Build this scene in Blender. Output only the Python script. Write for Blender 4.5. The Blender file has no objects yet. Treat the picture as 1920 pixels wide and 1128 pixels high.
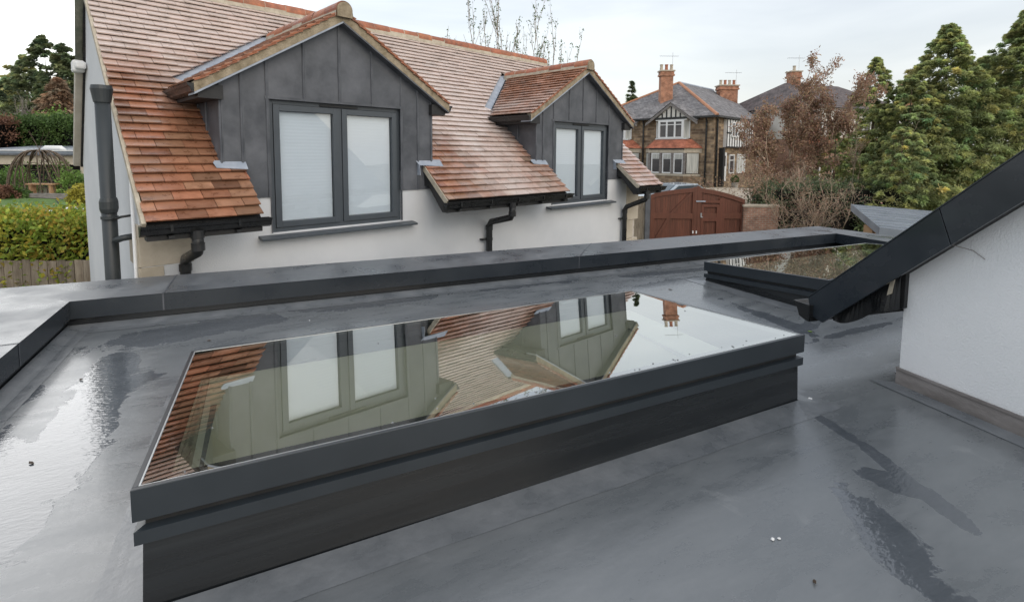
import bpy, math, random
import numpy as np
from mathutils import Vector, Matrix
SC = bpy.context.scene
COL = SC.collection
rng = np.random.default_rng(7)
random.seed(7)

# ------------------------------------------------------------------ camera
FPX, CX, CY = 955.4, 960.0, 371.4
PITCH, ROLL, YAW = 0.0859, 0.0068, 0.4618
def _basis():
    F = np.array([math.sin(YAW)*math.cos(PITCH), math.cos(YAW)*math.cos(PITCH), -math.sin(PITCH)])
    R = np.array([math.cos(YAW), -math.sin(YAW), 0.0]); U = np.cross(R, F)
    return R*math.cos(ROLL)+U*math.sin(ROLL), -R*math.sin(ROLL)+U*math.cos(ROLL), F
CR, CU, CF = _basis()
cam = bpy.data.cameras.new('camera'); camo = bpy.data.objects.new('camera', cam); COL.objects.link(camo)
camo.matrix_world = Matrix(((CR[0], CU[0], -CF[0], 0), (CR[1], CU[1], -CF[1], 0), (CR[2], CU[2], -CF[2], 0), (0, 0, 0, 1)))
cam.sensor_width = 36; cam.lens = 36*FPX/1920; cam.shift_y = -(564-CY)/1920
cam.clip_start = 0.05; cam.clip_end = 2000
SC.camera = camo

# ------------------------------------------------------------------ world: overcast sky
SUN_AZ, SUN_EL = math.radians(166), math.radians(36)
w = bpy.data.worlds.new('World'); SC.world = w; w.use_nodes = True
nt = w.node_tree; N = nt.nodes; L = nt.links; N.clear()
def wn(t, **k):
    n = N.new(t)
    for a, b in k.items(): setattr(n, a, b)
    return n
sky = wn('ShaderNodeTexSky', sky_type='NISHITA', sun_disc=False, sun_elevation=SUN_EL, sun_rotation=SUN_AZ)
sky.air_density = 1.5; sky.dust_density = 3
skb = wn('ShaderNodeBackground'); skb.inputs[1].default_value = 0.05; L.new(sky.outputs[0], skb.inputs[0])
tc = wn('ShaderNodeTexCoord'); sep = wn('ShaderNodeSeparateXYZ'); L.new(tc.outputs['Generated'], sep.inputs[0])
mp = wn('ShaderNodeMapping'); mp.inputs['Scale'].default_value = (1.0, 1.0, 4.5); L.new(tc.outputs['Generated'], mp.inputs[0])
n1 = wn('ShaderNodeTexNoise'); n1.inputs['Scale'].default_value = 1.7; n1.inputs['Detail'].default_value = 7; n1.inputs['Roughness'].default_value = .5; n1.inputs['Distortion'].default_value = .35
L.new(mp.outputs[0], n1.inputs['Vector'])
cr = wn('ShaderNodeValToRGB'); e = cr.color_ramp.elements
e[0].position = .36; e[0].color = (.52, .545, .60, 1); e[1].position = .62; e[1].color = (.90, .90, .90, 1)
L.new(n1.outputs[0], cr.inputs[0])
# brighter towards the horizon; bright patch added above left for the puddle's reflection
hz = wn('ShaderNodeMapRange'); hz.inputs[1].default_value = 0.0; hz.inputs[2].default_value = .45; hz.inputs[3].default_value = .75; hz.inputs[4].default_value = 0.0
L.new(sep.outputs[2], hz.inputs[0])
mx = wn('ShaderNodeMixRGB'); mx.inputs[2].default_value = (.86, .865, .88, 1); L.new(hz.outputs[0], mx.inputs[0]); L.new(cr.outputs[0], mx.inputs[1])
dt = wn('ShaderNodeVectorMath', operation='DOT_PRODUCT'); L.new(tc.outputs['Generated'], dt.inputs[0])
GA_ = YAW-.72
dt.inputs[1].default_value = (math.sin(GA_)*math.cos(.49), math.cos(GA_)*math.cos(.49), math.sin(.49))
gl = wn('ShaderNodeMapRange', interpolation_type='SMOOTHSTEP'); gl.inputs[1].default_value = .905; gl.inputs[2].default_value = 1.0; gl.inputs[3].default_value = 0; gl.inputs[4].default_value = .9
L.new(dt.outputs['Value'], gl.inputs[0])
m2 = wn('ShaderNodeMixRGB'); m2.inputs[2].default_value = (4.2, 4.1, 3.98, 1); L.new(gl.outputs[0], m2.inputs[0]); L.new(mx.outputs[0], m2.inputs[1])
cb = wn('ShaderNodeBackground'); cb.inputs[1].default_value = .66; L.new(m2.outputs[0], cb.inputs[0])
ad = wn('ShaderNodeAddShader'); L.new(skb.outputs[0], ad.inputs[0]); L.new(cb.outputs[0], ad.inputs[1])
wo = wn('ShaderNodeOutputWorld'); L.new(ad.outputs[0], wo.inputs[0])
sl = bpy.data.lights.new('sun', 'SUN'); sl.energy = .5; sl.angle = math.radians(70); sl.color = (1, .97, .93)
so = bpy.data.objects.new('sun', sl); COL.objects.link(so)
sd_ = Vector((math.sin(SUN_AZ)*math.cos(SUN_EL), math.cos(SUN_AZ)*math.cos(SUN_EL), math.sin(SUN_EL)))
so.rotation_euler = sd_.to_track_quat('Z', 'Y').to_euler(); so.location = (0, 0, 20)
SC.view_settings.view_transform = 'Standard'; SC.view_settings.look = 'None'
SC.view_settings.exposure = 0.44; SC.view_settings.gamma = 1

# ------------------------------------------------------------------ photo geometry helpers
def ray(px, py): return CR*(px-CX)/FPX - CU*(py-CY)/FPX + CF
def at(px, py, dist): return ray(px, py)*dist
def onplane(px, py, z0, ty=0.0, y0=0.0, tx=0.0):
    r = ray(px, py); return r*((z0-ty*y0)/(r[2]-ty*r[1]-tx*r[0]))
ZF = -1.497
def zroof(x, y): return ZF
def onroof(px, py): return onplane(px, py, ZF)
PHI = .3241; HD = 6.6
HU = np.array([math.cos(PHI), math.sin(PHI), 0]); HN = np.array([-math.sin(PHI), math.cos(PHI), 0])
def H(a, b, z): return HU*a+HN*(HD+b)+np.array([0, 0, z])
RH = np.array([CR[0], CR[1], 0]); RH /= np.linalg.norm(RH)
FH = np.array([CF[0], CF[1], 0]); FH /= np.linalg.norm(FH)

# ------------------------------------------------------------------ materials
def mat(name, c1, c2=None, scale=3.0, rough=.6, rough2=None, bump=0.0, bscale=None, spec=.5, metal=0.0,
        attr=None, detail=5.0, coat=0.0, stretch=None, sss=0, transl=0.0, ramp=(.35, .65), bdist=.01):
    m = bpy.data.materials.new(name); m.use_nodes = True
    t = m.node_tree; n = t.nodes; l = t.links
    b = n['Principled BSDF']
    b.inputs['Roughness'].default_value = rough; b.inputs['Metallic'].default_value = metal
    b.inputs['Specular IOR Level'].default_value = spec; b.inputs['Coat Weight'].default_value = coat
    tc = n.new('ShaderNodeTexCoord'); mp = n.new('ShaderNodeMapping'); l.new(tc.outputs['Object'], mp.inputs[0])
    if stretch: mp.inputs['Scale'].default_value = stretch
    nz = n.new('ShaderNodeTexNoise'); nz.inputs['Scale'].default_value = scale; nz.inputs['Detail'].default_value = detail
    nz.inputs['Roughness'].default_value = .6
    l.new(mp.outputs[0], nz.inputs['Vector'])
    rp = n.new('ShaderNodeValToRGB'); e = rp.color_ramp.elements
    e[0].position, e[1].position = ramp
    e[0].color = (*c1, 1); e[1].color = (*(c2 or c1), 1)
    l.new(nz.outputs[0], rp.inputs[0]); out = rp.outputs[0]
    if attr:
        at_ = n.new('ShaderNodeAttribute'); at_.attribute_name = attr
        mu = n.new('ShaderNodeMixRGB'); mu.blend_type = 'MULTIPLY'; mu.inputs[0].default_value = 1
        l.new(out, mu.inputs[1]); l.new(at_.outputs['Color'], mu.inputs[2]); out = mu.outputs[0]
    l.new(out, b.inputs['Base Color'])
    if rough2 is not None:
        mr = n.new('ShaderNodeMapRange'); mr.inputs[1].default_value = .35; mr.inputs[2].default_value = .65
        mr.inputs[3].default_value = rough; mr.inputs[4].default_value = rough2
        l.new(nz.outputs[0], mr.inputs[0]); l.new(mr.outputs[0], b.inputs['Roughness'])
    if bump:
        bn = n.new('ShaderNodeTexNoise'); bn.inputs['Scale'].default_value = bscale or scale*8; bn.inputs['Detail'].default_value = 4
        l.new(mp.outputs[0], bn.inputs['Vector'])
        bp = n.new('ShaderNodeBump'); bp.inputs['Strength'].default_value = bump; bp.inputs['Distance'].default_value = bdist
        l.new(bn.outputs[0], bp.inputs['Height']); l.new(bp.outputs[0], b.inputs['Normal'])
    if transl:
        tr = n.new('ShaderNodeBsdfTranslucent'); ms = n.new('ShaderNodeMixShader'); ms.inputs[0].default_value = transl
        l.new(out, tr.inputs[0]); l.new(b.outputs[0], ms.inputs[1]); l.new(tr.outputs[0], ms.inputs[2])
        l.new(ms.outputs[0], n['Material Output'].inputs[0])
    return m

def glassmat(name, tint, r0=.1, pwr=4.0, rough=0.0, ripple=0.0):
    m = bpy.data.materials.new(name); m.use_nodes = True
    t = m.node_tree; n = t.nodes; l = t.links; n.remove(n['Principled BSDF'])
    lw = n.new('ShaderNodeLayerWeight'); lw.inputs['Blend'].default_value = .5
    pw = n.new('ShaderNodeMath'); pw.operation = 'POWER'; pw.inputs[1].default_value = pwr; l.new(lw.outputs['Facing'], pw.inputs[0])
    mu = n.new('ShaderNodeMapRange'); mu.inputs[3].default_value = r0; mu.inputs[4].default_value = 1.0; l.new(pw.outputs[0], mu.inputs[0])
    tr = n.new('ShaderNodeBsdfTransparent'); tr.inputs[0].default_value = (*tint, 1)
    gs = n.new('ShaderNodeBsdfGlossy'); gs.inputs['Roughness'].default_value = rough; gs.inputs['Color'].default_value = (.97, .98, .98, 1)
    if ripple:
        tc = n.new('ShaderNodeTexCoord'); nz = n.new('ShaderNodeTexNoise'); nz.inputs['Scale'].default_value = 1.6
        nz.inputs['Detail'].default_value = 1
        l.new(tc.outputs['Object'], nz.inputs['Vector'])
        bp = n.new('ShaderNodeBump'); bp.inputs['Strength'].default_value = ripple; bp.inputs['Distance'].default_value = .01
        l.new(nz.outputs[0], bp.inputs['Height']); l.new(bp.outputs[0], gs.inputs['Normal'])
    ms = n.new('ShaderNodeMixShader'); l.new(mu.outputs[0], ms.inputs[0]); l.new(tr.outputs[0], ms.inputs[1]); l.new(gs.outputs[0], ms.inputs[2])
    l.new(ms.outputs[0], n['Material Output'].inputs[0]); return m

def membrane():
    m = bpy.data.materials.new('wet_grp_roof'); m.use_nodes = True
    t = m.node_tree; n = t.nodes; l = t.links; b = n['Principled BSDF']
    tc = n.new('ShaderNodeTexCoord'); P = tc.outputs['Object']
    def noise(scale, detail=4, rough=.55, dist=0, sc=None):
        q = n.new('ShaderNodeTexNoise'); q.inputs['Scale'].default_value = scale; q.inputs['Detail'].default_value = detail
        q.inputs['Roughness'].default_value = rough; q.inputs['Distortion'].default_value = dist
        if sc:
            mm = n.new('ShaderNodeMapping'); mm.inputs['Scale'].default_value = sc; mm.inputs['Rotation'].default_value = (0, 0, .35)
            l.new(P, mm.inputs[0]); l.new(mm.outputs[0], q.inputs['Vector'])
        else: l.new(P, q.inputs['Vector'])
        return q.outputs[0]
    def math_(op, a, b_, clamp=False):
        q = n.new('ShaderNodeMath'); q.operation = op; q.use_clamp = clamp
        for i, v in enumerate((a, b_)):
            if isinstance(v, (int, float)): q.inputs[i].default_value = v
            else: l.new(v, q.inputs[i])
        return q.outputs[0]
    def rng_(v, a, b_, c, d):
        q = n.new('ShaderNodeMapRange'); l.new(v, q.inputs[0])
        for i, x in enumerate((a, b_, c, d)): q.inputs[i+1].default_value = x
        return q.outputs[0]
    def ell(p1, p2, hw):
        A = onroof(*p1); B = onroof(*p2); c = (A+B)/2; d = B-A
        mm = n.new('ShaderNodeMapping'); mm.vector_type = 'TEXTURE'
        mm.inputs['Location'].default_value = (c[0], c[1], 0); mm.inputs['Rotation'].default_value = (0, 0, math.atan2(d[1], d[0]))
        mm.inputs['Scale'].default_value = (np.linalg.norm(d[:2])/2, hw, 1000)
        l.new(P, mm.inputs[0])
        ln = n.new('ShaderNodeVectorMath'); ln.operation = 'LENGTH'; l.new(mm.outputs[0], ln.inputs[0])
        return math_('SUBTRACT', 1.0, ln.outputs['Value'])
    shapes = [((230, 650), (60, 960), .17), ((300, 690), (160, 760), .12), ((0, 800), (30, 1050), .14),
              ((1560, 885), (1790, 1160), .14), ((1610, 880), (1750, 930), .09), ((1500, 758), (1640, 850), .035), ((1590, 810), (1740, 930), .05), ((1700, 900), (1850, 1010), .05),
              ((1520, 640), (1690, 600), .05), ((1350, 560), (1560, 640), .10), ((1180, 545), (1330, 520), .16),
              ((1130, 522), (1420, 495), .10), ((150, 655), (560, 585), .22), ((500, 585), (860, 548), .2),
              ((820, 545), (1100, 520), .18), ((1560, 575), (1480, 640), .06), ((80, 720), (-60, 800), .1)]
    s = None
    for q in shapes:
        e_ = ell(*q); s = e_ if s is None else math_('MAXIMUM', s, e_)
    nz = noise(2.6, 9, .66, .9)
    f = math_('ADD', s, math_('MULTIPLY', math_('SUBTRACT', nz, .5), 2.3))
    wet = rng_(f, .02, .07, 0, 1)                       # standing water: sharp shores
    damp = rng_(f, -.75, .15, 0, 1)
    streak = noise(2.2, 6, .65, .2, (1, 3.2, 1))
    fine = noise(38, 5, .7)
    big = noise(.9, 3, .5)
    cr = n.new('ShaderNodeValToRGB'); e = cr.color_ramp.elements
    e[0].position = .3; e[0].color = (.100, .113, .122, 1); e[1].position = .72; e[1].color = (.20, .213, .222, 1)
    l.new(math_('ADD', math_('MULTIPLY', streak, .6), math_('MULTIPLY', big, .4)), cr.inputs[0])
    dk = n.new('ShaderNodeMixRGB'); dk.blend_type = 'MULTIPLY'; dk.inputs[2].default_value = (.66, .68, .72, 1)
    l.new(wet, dk.inputs[0]); l.new(cr.outputs[0], dk.inputs[1])
    # pale dried mineral specks
    sp = math_('ADD', rng_(noise(11, 8, .8), .69, .76, 0, .30), rng_(noise(3.1, 10, .72, 1.2), .60, .70, 0, .22), True)
    wh = n.new('ShaderNodeMixRGB'); wh.inputs[2].default_value = (.42, .43, .43, 1); l.new(sp, wh.inputs[0]); l.new(dk.outputs[0], wh.inputs[1])
    l.new(wh.outputs[0], b.inputs['Base Color'])
    rdry = math_('ADD', rng_(streak, .35, .65, .22, .40), math_('MULTIPLY', math_('SUBTRACT', fine, .5), .15))
    r1 = n.new('ShaderNodeMixRGB'); l.new(wet, r1.inputs[0]); l.new(rdry, r1.inputs[1]); r1.inputs[2].default_value = (.035, .035, .035, 1)
    l.new(r1.outputs[0], b.inputs['Roughness'])
    b.inputs['Specular IOR Level'].default_value = .62
    b.inputs['Coat Weight'].default_value = .35; b.inputs['Coat Roughness'].default_value = .12
    h1 = math_('MULTIPLY', noise(24, 5, .65), math_('SUBTRACT', 1.0, wet))
    rip = math_('MULTIPLY', noise(26, 2, .5, .3, (1, 2.4, 1)), math_('MULTIPLY', wet, .42))
    hh = math_('ADD', math_('ADD', math_('MULTIPLY', h1, .30), rip), math_('MULTIPLY', streak, .9))
    bp = n.new('ShaderNodeBump'); bp.inputs['Strength'].default_value = .55; bp.inputs['Distance'].default_value = .006
    l.new(hh, bp.inputs['Height']); l.new(bp.outputs[0], b.inputs['Normal'])
    bp2 = n.new('ShaderNodeBump'); bp2.inputs['Strength'].default_value = .3; bp2.inputs['Distance'].default_value = .004
    l.new(rip, bp2.inputs['Height']); l.new(bp2.outputs[0], b.inputs['Coat Normal'])
    return m

def tilemat(name, pale_amt=0.0):
    m = bpy.data.materials.new(name); m.use_nodes = True
    t = m.node_tree; n = t.nodes; l = t.links; b = n['Principled BSDF']
    at_ = n.new('ShaderNodeAttribute'); at_.attribute_name = 'tint'
    fr_ = n.new('ShaderNodeAttribute'); fr_.attribute_name = 'pale_fac'
    tc = n.new('ShaderNodeTexCoord')
    nz = n.new('ShaderNodeTexNoise'); nz.inputs['Scale'].default_value = 9; nz.inputs['Detail'].default_value = 7; nz.inputs['Roughness'].default_value = .65
    l.new(tc.outputs['Object'], nz.inputs['Vector'])
    rp = n.new('ShaderNodeValToRGB'); e = rp.color_ramp.elements
    e[0].position = .32; e[0].color = (.225, .105, .060, 1); e[1].position = .68; e[1].color = (.42, .20, .115, 1)
    l.new(nz.outputs[0], rp.inputs[0])
    mu = n.new('ShaderNodeMixRGB'); mu.blend_type = 'MULTIPLY'; mu.inputs[0].default_value = 1
    l.new(rp.outputs[0], mu.inputs[1]); l.new(at_.outputs['Color'], mu.inputs[2])
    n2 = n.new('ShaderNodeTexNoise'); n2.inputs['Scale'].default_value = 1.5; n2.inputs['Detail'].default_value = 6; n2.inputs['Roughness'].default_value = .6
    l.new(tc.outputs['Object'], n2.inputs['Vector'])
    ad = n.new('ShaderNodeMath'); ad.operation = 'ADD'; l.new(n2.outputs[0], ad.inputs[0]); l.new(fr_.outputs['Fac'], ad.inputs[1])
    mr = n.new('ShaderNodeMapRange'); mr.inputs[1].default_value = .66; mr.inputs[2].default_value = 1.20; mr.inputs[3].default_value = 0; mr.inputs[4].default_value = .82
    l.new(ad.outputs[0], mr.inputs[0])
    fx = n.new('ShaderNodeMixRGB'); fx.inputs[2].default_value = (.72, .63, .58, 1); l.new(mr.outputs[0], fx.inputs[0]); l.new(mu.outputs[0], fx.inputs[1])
    n3 = n.new('ShaderNodeTexNoise'); n3.inputs['Scale'].default_value = 4.5; n3.inputs['Detail'].default_value = 9; n3.inputs['Roughness'].default_value = .75
    l.new(tc.outputs['Object'], n3.inputs['Vector'])
    m3 = n.new('ShaderNodeMapRange'); m3.inputs[1].default_value = .54; m3.inputs[2].default_value = .70; m3.inputs[3].default_value = 0; m3.inputs[4].default_value = .55; l.new(n3.outputs[0], m3.inputs[0])
    f3 = n.new('ShaderNodeMixRGB'); f3.inputs[2].default_value = (.085, .060, .035, 1); l.new(m3.outputs[0], f3.inputs[0]); l.new(fx.outputs[0], f3.inputs[1])
    l.new(f3.outputs[0], b.inputs['Base Color'])
    r_ = n.new('ShaderNodeMapRange'); r_.inputs[1].default_value = .35; r_.inputs[2].default_value = .7; r_.inputs[3].default_value = .22; r_.inputs[4].default_value = .55
    l.new(nz.outputs[0], r_.inputs[0]); l.new(r_.outputs[0], b.inputs['Roughness'])
    b.inputs['Coat Weight'].default_value = .25; b.inputs['Coat Roughness'].default_value = .25
    bn = n.new('ShaderNodeTexNoise'); bn.inputs['Scale'].default_value = 60; bn.inputs['Detail'].default_value = 4; l.new(tc.outputs['Object'], bn.inputs['Vector'])
    bp = n.new('ShaderNodeBump'); bp.inputs['Strength'].default_value = .35; bp.inputs['Distance'].default_value = .005
    l.new(bn.outputs[0], bp.inputs['Height']); l.new(bp.outputs[0], b.inputs['Normal'])
    return m

def brickmat(name, c1, c2, mortar, scale=1.0, bw=.5, rh=.25, bump=.4, axis='XZ', ms=.015):
    m = bpy.data.materials.new(name); m.use_nodes = True
    t = m.node_tree; n = t.nodes; l = t.links; b = n['Principled BSDF']; b.inputs['Roughness'].default_value = .85
    uv = n.new('ShaderNodeUVMap'); br = n.new('ShaderNodeTexBrick'); l.new(uv.outputs[0], br.inputs['Vector'])
    br.inputs['Color1'].default_value = (*c1, 1); br.inputs['Color2'].default_value = (*c2, 1); br.inputs['Mortar'].default_value = (*mortar, 1)
    br.inputs['Scale'].default_value = scale; br.inputs['Brick Width'].default_value = bw; br.inputs['Row Height'].default_value = rh; br.inputs['Mortar Size'].default_value = ms
    nz = n.new('ShaderNodeTexNoise'); nz.inputs['Scale'].default_value = 2.5; nz.inputs['Detail'].default_value = 6
    tc = n.new('ShaderNodeTexCoord'); l.new(tc.outputs['Object'], nz.inputs['Vector'])
    mr = n.new('ShaderNodeMapRange'); mr.inputs[1].default_value = .3; mr.inputs[2].default_value = .7; mr.inputs[3].default_value = .55; mr.inputs[4].default_value = 1.35; l.new(nz.outputs[0], mr.inputs[0])
    mu = n.new('ShaderNodeMixRGB'); mu.blend_type = 'MULTIPLY'; mu.inputs[0].default_value = 1; l.new(br.outputs[0], mu.inputs[1]); l.new(mr.outputs[0], mu.inputs[2])
    l.new(mu.outputs[0], b.inputs['Base Color'])
    bp = n.new('ShaderNodeBump'); bp.inputs['Strength'].default_value = bump; bp.inputs['Distance'].default_value = .03
    l.new(br.outputs[1], bp.inputs['Height']); bp.invert = True; l.new(bp.outputs[0], b.inputs['Normal'])
    return m

M = dict(
 render=mat('white_render', (.61, .63, .65), (.70, .715, .73), .8, .85, bump=.5, bscale=90, bdist=.006),
 render_coarse=mat('pebbled_white_render', (.74, .76, .77), (.82, .83, .84), .9, .9, bump=.8, bscale=95, bdist=.005, detail=7),
 lead=mat('lead_sheet', (.040, .046, .056), (.145, .153, .170), 2.3, .40, .68, detail=10, bump=.3, bscale=5, bdist=.02, ramp=(.3, .7)),
 lead_light=mat('new_lead', (.27, .31, .37), (.40, .44, .50), 5, .45, .6, bump=.2, bscale=12),
 frame=mat('anthracite_frame', (.024, .031, .038), (.030, .038, .046), 4, .34, bump=.05, bscale=200, bdist=.001),
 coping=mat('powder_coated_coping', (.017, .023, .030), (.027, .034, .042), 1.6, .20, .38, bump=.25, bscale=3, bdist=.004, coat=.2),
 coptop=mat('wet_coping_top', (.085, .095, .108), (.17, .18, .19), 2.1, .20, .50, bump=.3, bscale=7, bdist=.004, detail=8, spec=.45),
 kerb=mat('black_kerb_upstand', (.010, .012, .014), (.022, .026, .030), 2.0, .17, .36, bump=.12, bscale=6, stretch=(.3, .3, 7), coat=.2, detail=8, ramp=(.4, .75)),
 wframe=mat('grey_window_frame', (.062, .074, .086), (.070, .083, .096), 4, .38, bump=.05, bscale=200, bdist=.001),
 black=mat('black_plastic', (.012, .013, .014), (.020, .021, .022), 6, .22, .4, spec=.5),
 blackrough=mat('black_timber', (.014, .015, .016), (.026, .026, .027), 6, .6),
 blind=mat('white_pleated_blind', (.62, .67, .72), (.66, .70, .75), 1, .8),
 stone=mat('pale_sandstone', (.44, .385, .30), (.55, .49, .40), 3.2, .85, bump=.4, bscale=40),
 mortar=mat('mossy_verge_mortar', (.20, .16, .10), (.42, .35, .25), 9, .9, bump=.7, bscale=60, detail=8, ramp=(.3, .68)),
 mortar_pale=mat('pale_mortar', (.40, .35, .27), (.55, .50, .40), 9, .9, bump=.4, bscale=60),
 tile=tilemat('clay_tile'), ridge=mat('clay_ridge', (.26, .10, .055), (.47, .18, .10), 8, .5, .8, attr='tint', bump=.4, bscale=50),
 pipegrey=mat('grey_soil_pipe', (.030, .037, .041), (.042, .050, .054), 2, .42, .5),
 beige=mat('beige_painted_pipe', (.42, .39, .33), (.52, .49, .43), 3, .7),
 mossy=mat('mossy_gutter', (.07, .085, .06), (.15, .15, .12), 8, .9),
 frit=mat('black_glass_edge', (.01, .011, .012), None, 3, .15),
 shaft=mat('cream_plaster', (.79, .79, .69), (.83, .83, .73), 1, .9),
 oak=mat('warm_timber', (.36, .21, .11), (.48, .30, .17), 5, .7, stretch=(1, 1, .2)),
 floorin=mat('dark_floor', (.10, .09, .07), (.15, .13, .10), 2, .5),
 steel=mat('steel_edge', (.45, .47, .48), None, 3, .35, metal=.6),
 white=mat('white_paint', (.74, .75, .75), (.80, .81, .81), 3, .5),
 dark=mat('dark_void', (.012, .012, .013), None, 3, .8),
 lappy=mat('grp_trim', (.125, .138, .15), (.185, .198, .21), 5, .25, .45, bump=.3, bscale=30, coat=.3),
 flash=mat('weathered_lead_flashing', (.14, .125, .115), (.27, .25, .24), 3.5, .5, .7, bump=.3, bscale=20, stretch=(1, 1, 2.5), detail=8),
)
M['drop'] = mat('water_drop', (.25, .27, .28), None, 2, .03, coat=1)
M['memb'] = membrane()
M['glass'] = glassmat('rooflight_glass', (.88, .925, .865), .34, 3.0, 0.0, .03)
M['wglass'] = glassmat('window_glass', (.93, .96, .97), .10, 4.0, .01)

# ------------------------------------------------------------------ mesh builder
class MB:
    def __init__(s, T=None): s.v = []; s.f = []; s.t = []; s.bl = []; s.T = T or (lambda x, y, z: (x, y, z)); s.cur = None; s.cb = 0.0; s.uv = []
    def p(s, x, y, z): s.v.append(tuple(s.T(x, y, z))); return len(s.v)-1
    def face(s, idx, uv=None):
        s.f.append(idx); s.t.append(s.cur or (1, 1, 1)); s.bl.append(s.cb); s.uv.append(uv)
    def quad(s, *pts): s.face([s.p(*q) for q in pts])
    def hexa(s, P):
        i = [s.p(*q) for q in P]
        for a in ((0, 3, 2, 1), (4, 5, 6, 7), (0, 1, 5, 4), (1, 2, 6, 5), (2, 3, 7, 6), (3, 0, 4, 7)): s.face([i[k] for k in a])
    def box(s, x0, x1, y0, y1, z0, z1):
        s.hexa([(x0, y0, z0), (x1, y0, z0), (x1, y1, z0), (x0, y1, z0), (x0, y0, z1), (x1, y0, z1), (x1, y1, z1), (x0, y1, z1)])
    def prism(s, poly, ext):     # poly list of 3d pts, ext vector
        n = len(poly); a = [s.p(*q) for q in poly]; b = [s.p(q[0]+ext[0], q[1]+ext[1], q[2]+ext[2]) for q in poly]
        s.face(a[::-1]); s.face(b)
        for i in range(n): j = (i+1) % n; s.face([a[i], a[j], b[j], b[i]])
    def tube(s, path, r, n=8, cap=True, close=False):
        P = [np.array(s.T(*q), float) for q in path]; m = len(P)
        rr = r if hasattr(r, '__len__') else [r]*m; rings = []; prev = None
        for i in range(m):
            d = P[min(i+1, m-1)]-P[max(i-1, 0)]; d = d/(np.linalg.norm(d)+1e-9)
            if prev is None:
                ref = np.array([0, 0, 1.]) if abs(d[2]) < .9 else np.array([1., 0, 0]); x = np.cross(ref, d)
            else: x = prev-d*(prev@d)
            x /= np.linalg.norm(x)+1e-9; prev = x; y = np.cross(d, x); ring = []
            for k in range(n):
                a = 2*math.pi*k/n; s.v.append(tuple(P[i]+rr[i]*(x*math.cos(a)+y*math.sin(a)))); ring.append(len(s.v)-1)
            rings.append(ring)
        for i in range(m-1):
            for k in range(n): s.face([rings[i][k], rings[i][(k+1) % n], rings[i+1][(k+1) % n], rings[i+1][k]])
        if cap: s.face(rings[0][::-1]); s.face(rings[-1])
    def ring(s, x0, x1, z0, z1, w, y0, y1):     # rectangular frame in the x/z plane, mitre-less butt joints
        s.box(x0, x0+w, y0, y1, z0, z1); s.box(x1-w, x1, y0, y1, z0, z1)
        s.box(x0+w, x1-w, y0, y1, z0, z0+w); s.box(x0+w, x1-w, y0, y1, z1-w, z1)
    def build(s, name, m, parent=None, smooth=False, bevel=0, keep=False, fixn=True):
        me = bpy.data.meshes.new(name); V = np.array(s.v, float)
        c = np.zeros(3) if keep else np.array([(V[:, 0].min()+V[:, 0].max())/2, (V[:, 1].min()+V[:, 1].max())/2, V[:, 2].min()])
        me.from_pydata((V-c).tolist(), [], s.f); me.materials.append(m)
        if any(u is not None for u in s.uv) or getattr(s, 'autouv', None):
            ul = me.uv_layers.new(name='UVMap')
            for pi, pol in enumerate(me.polygons):
                u = s.uv[pi]
                for k, li in enumerate(pol.loop_indices):
                    if u is not None: ul.data[li].uv = u[k]
                    else:
                        co = V[pol.vertices[k]]; nn = np.array(pol.normal)
                        tx = np.cross(np.array([0, 0, 1.]), nn); q = np.linalg.norm(tx)
                        tx = tx/q if q > .1 else np.array([1., 0, 0])
                        ty = np.cross(nn, tx)
                        ul.data[li].uv = (co@tx, co@ty)
        if any(t != (1, 1, 1) for t in s.t) or any(s.bl):
            at_ = me.attributes.new('tint', 'FLOAT_COLOR', 'FACE'); at_.data.foreach_set('color', np.array([(*t, 1) for t in s.t], float).ravel())
            ab = me.attributes.new('pale_fac', 'FLOAT', 'FACE'); ab.data.foreach_set('value', np.array(s.bl, float))
        elif m.name.startswith('clay_ridge'):
            at_ = me.attributes.new('tint', 'FLOAT_COLOR', 'FACE'); at_.data.foreach_set('color', np.ones(4*len(s.f)))
        me.update()
        if fixn:
            import bmesh
            bm = bmesh.new(); bm.from_mesh(me); bmesh.ops.recalc_face_normals(bm, faces=bm.faces); bm.to_mesh(me); bm.free()
        if smooth:
            for p_ in me.polygons: p_.use_smooth = True
        o = bpy.data.objects.new(name, me); COL.objects.link(o)
        attach(o, parent, Vector(c))
        if bevel:
            bv = o.modifiers.new('bevel', 'BEVEL'); bv.width = bevel; bv.segments = 2; bv.limit_method = 'ANGLE'; bv.angle_limit = math.radians(40)
        return o
def wloc(o):
    v = Vector(o.location)
    while o.parent: o = o.parent; v = v+Vector(o.location)
    return v
def attach(o, parent, world):
    if parent is not None: o.parent = parent; o.location = Vector(world)-wloc(parent)
    else: o.location = Vector(world)
def tag(o, label=None, cat=None, group=None, kind=None):
    if label: o['label'] = label
    if cat: o['category'] = cat
    if group: o['group'] = group
    if kind: o['kind'] = kind
    return o
def empty(name, loc, label, cat, group=None):
    o = bpy.data.objects.new(name, None); COL.objects.link(o); o.location = Vector(loc); o.empty_display_size = .3
    return tag(o, label, cat, group)
def copy_tree(o, parent=None):
    c = o.copy(); COL.objects.link(c); c.parent = parent
    for ch in [x for x in COL.objects if x.parent == o]: copy_tree(ch, c)
    return c
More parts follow.
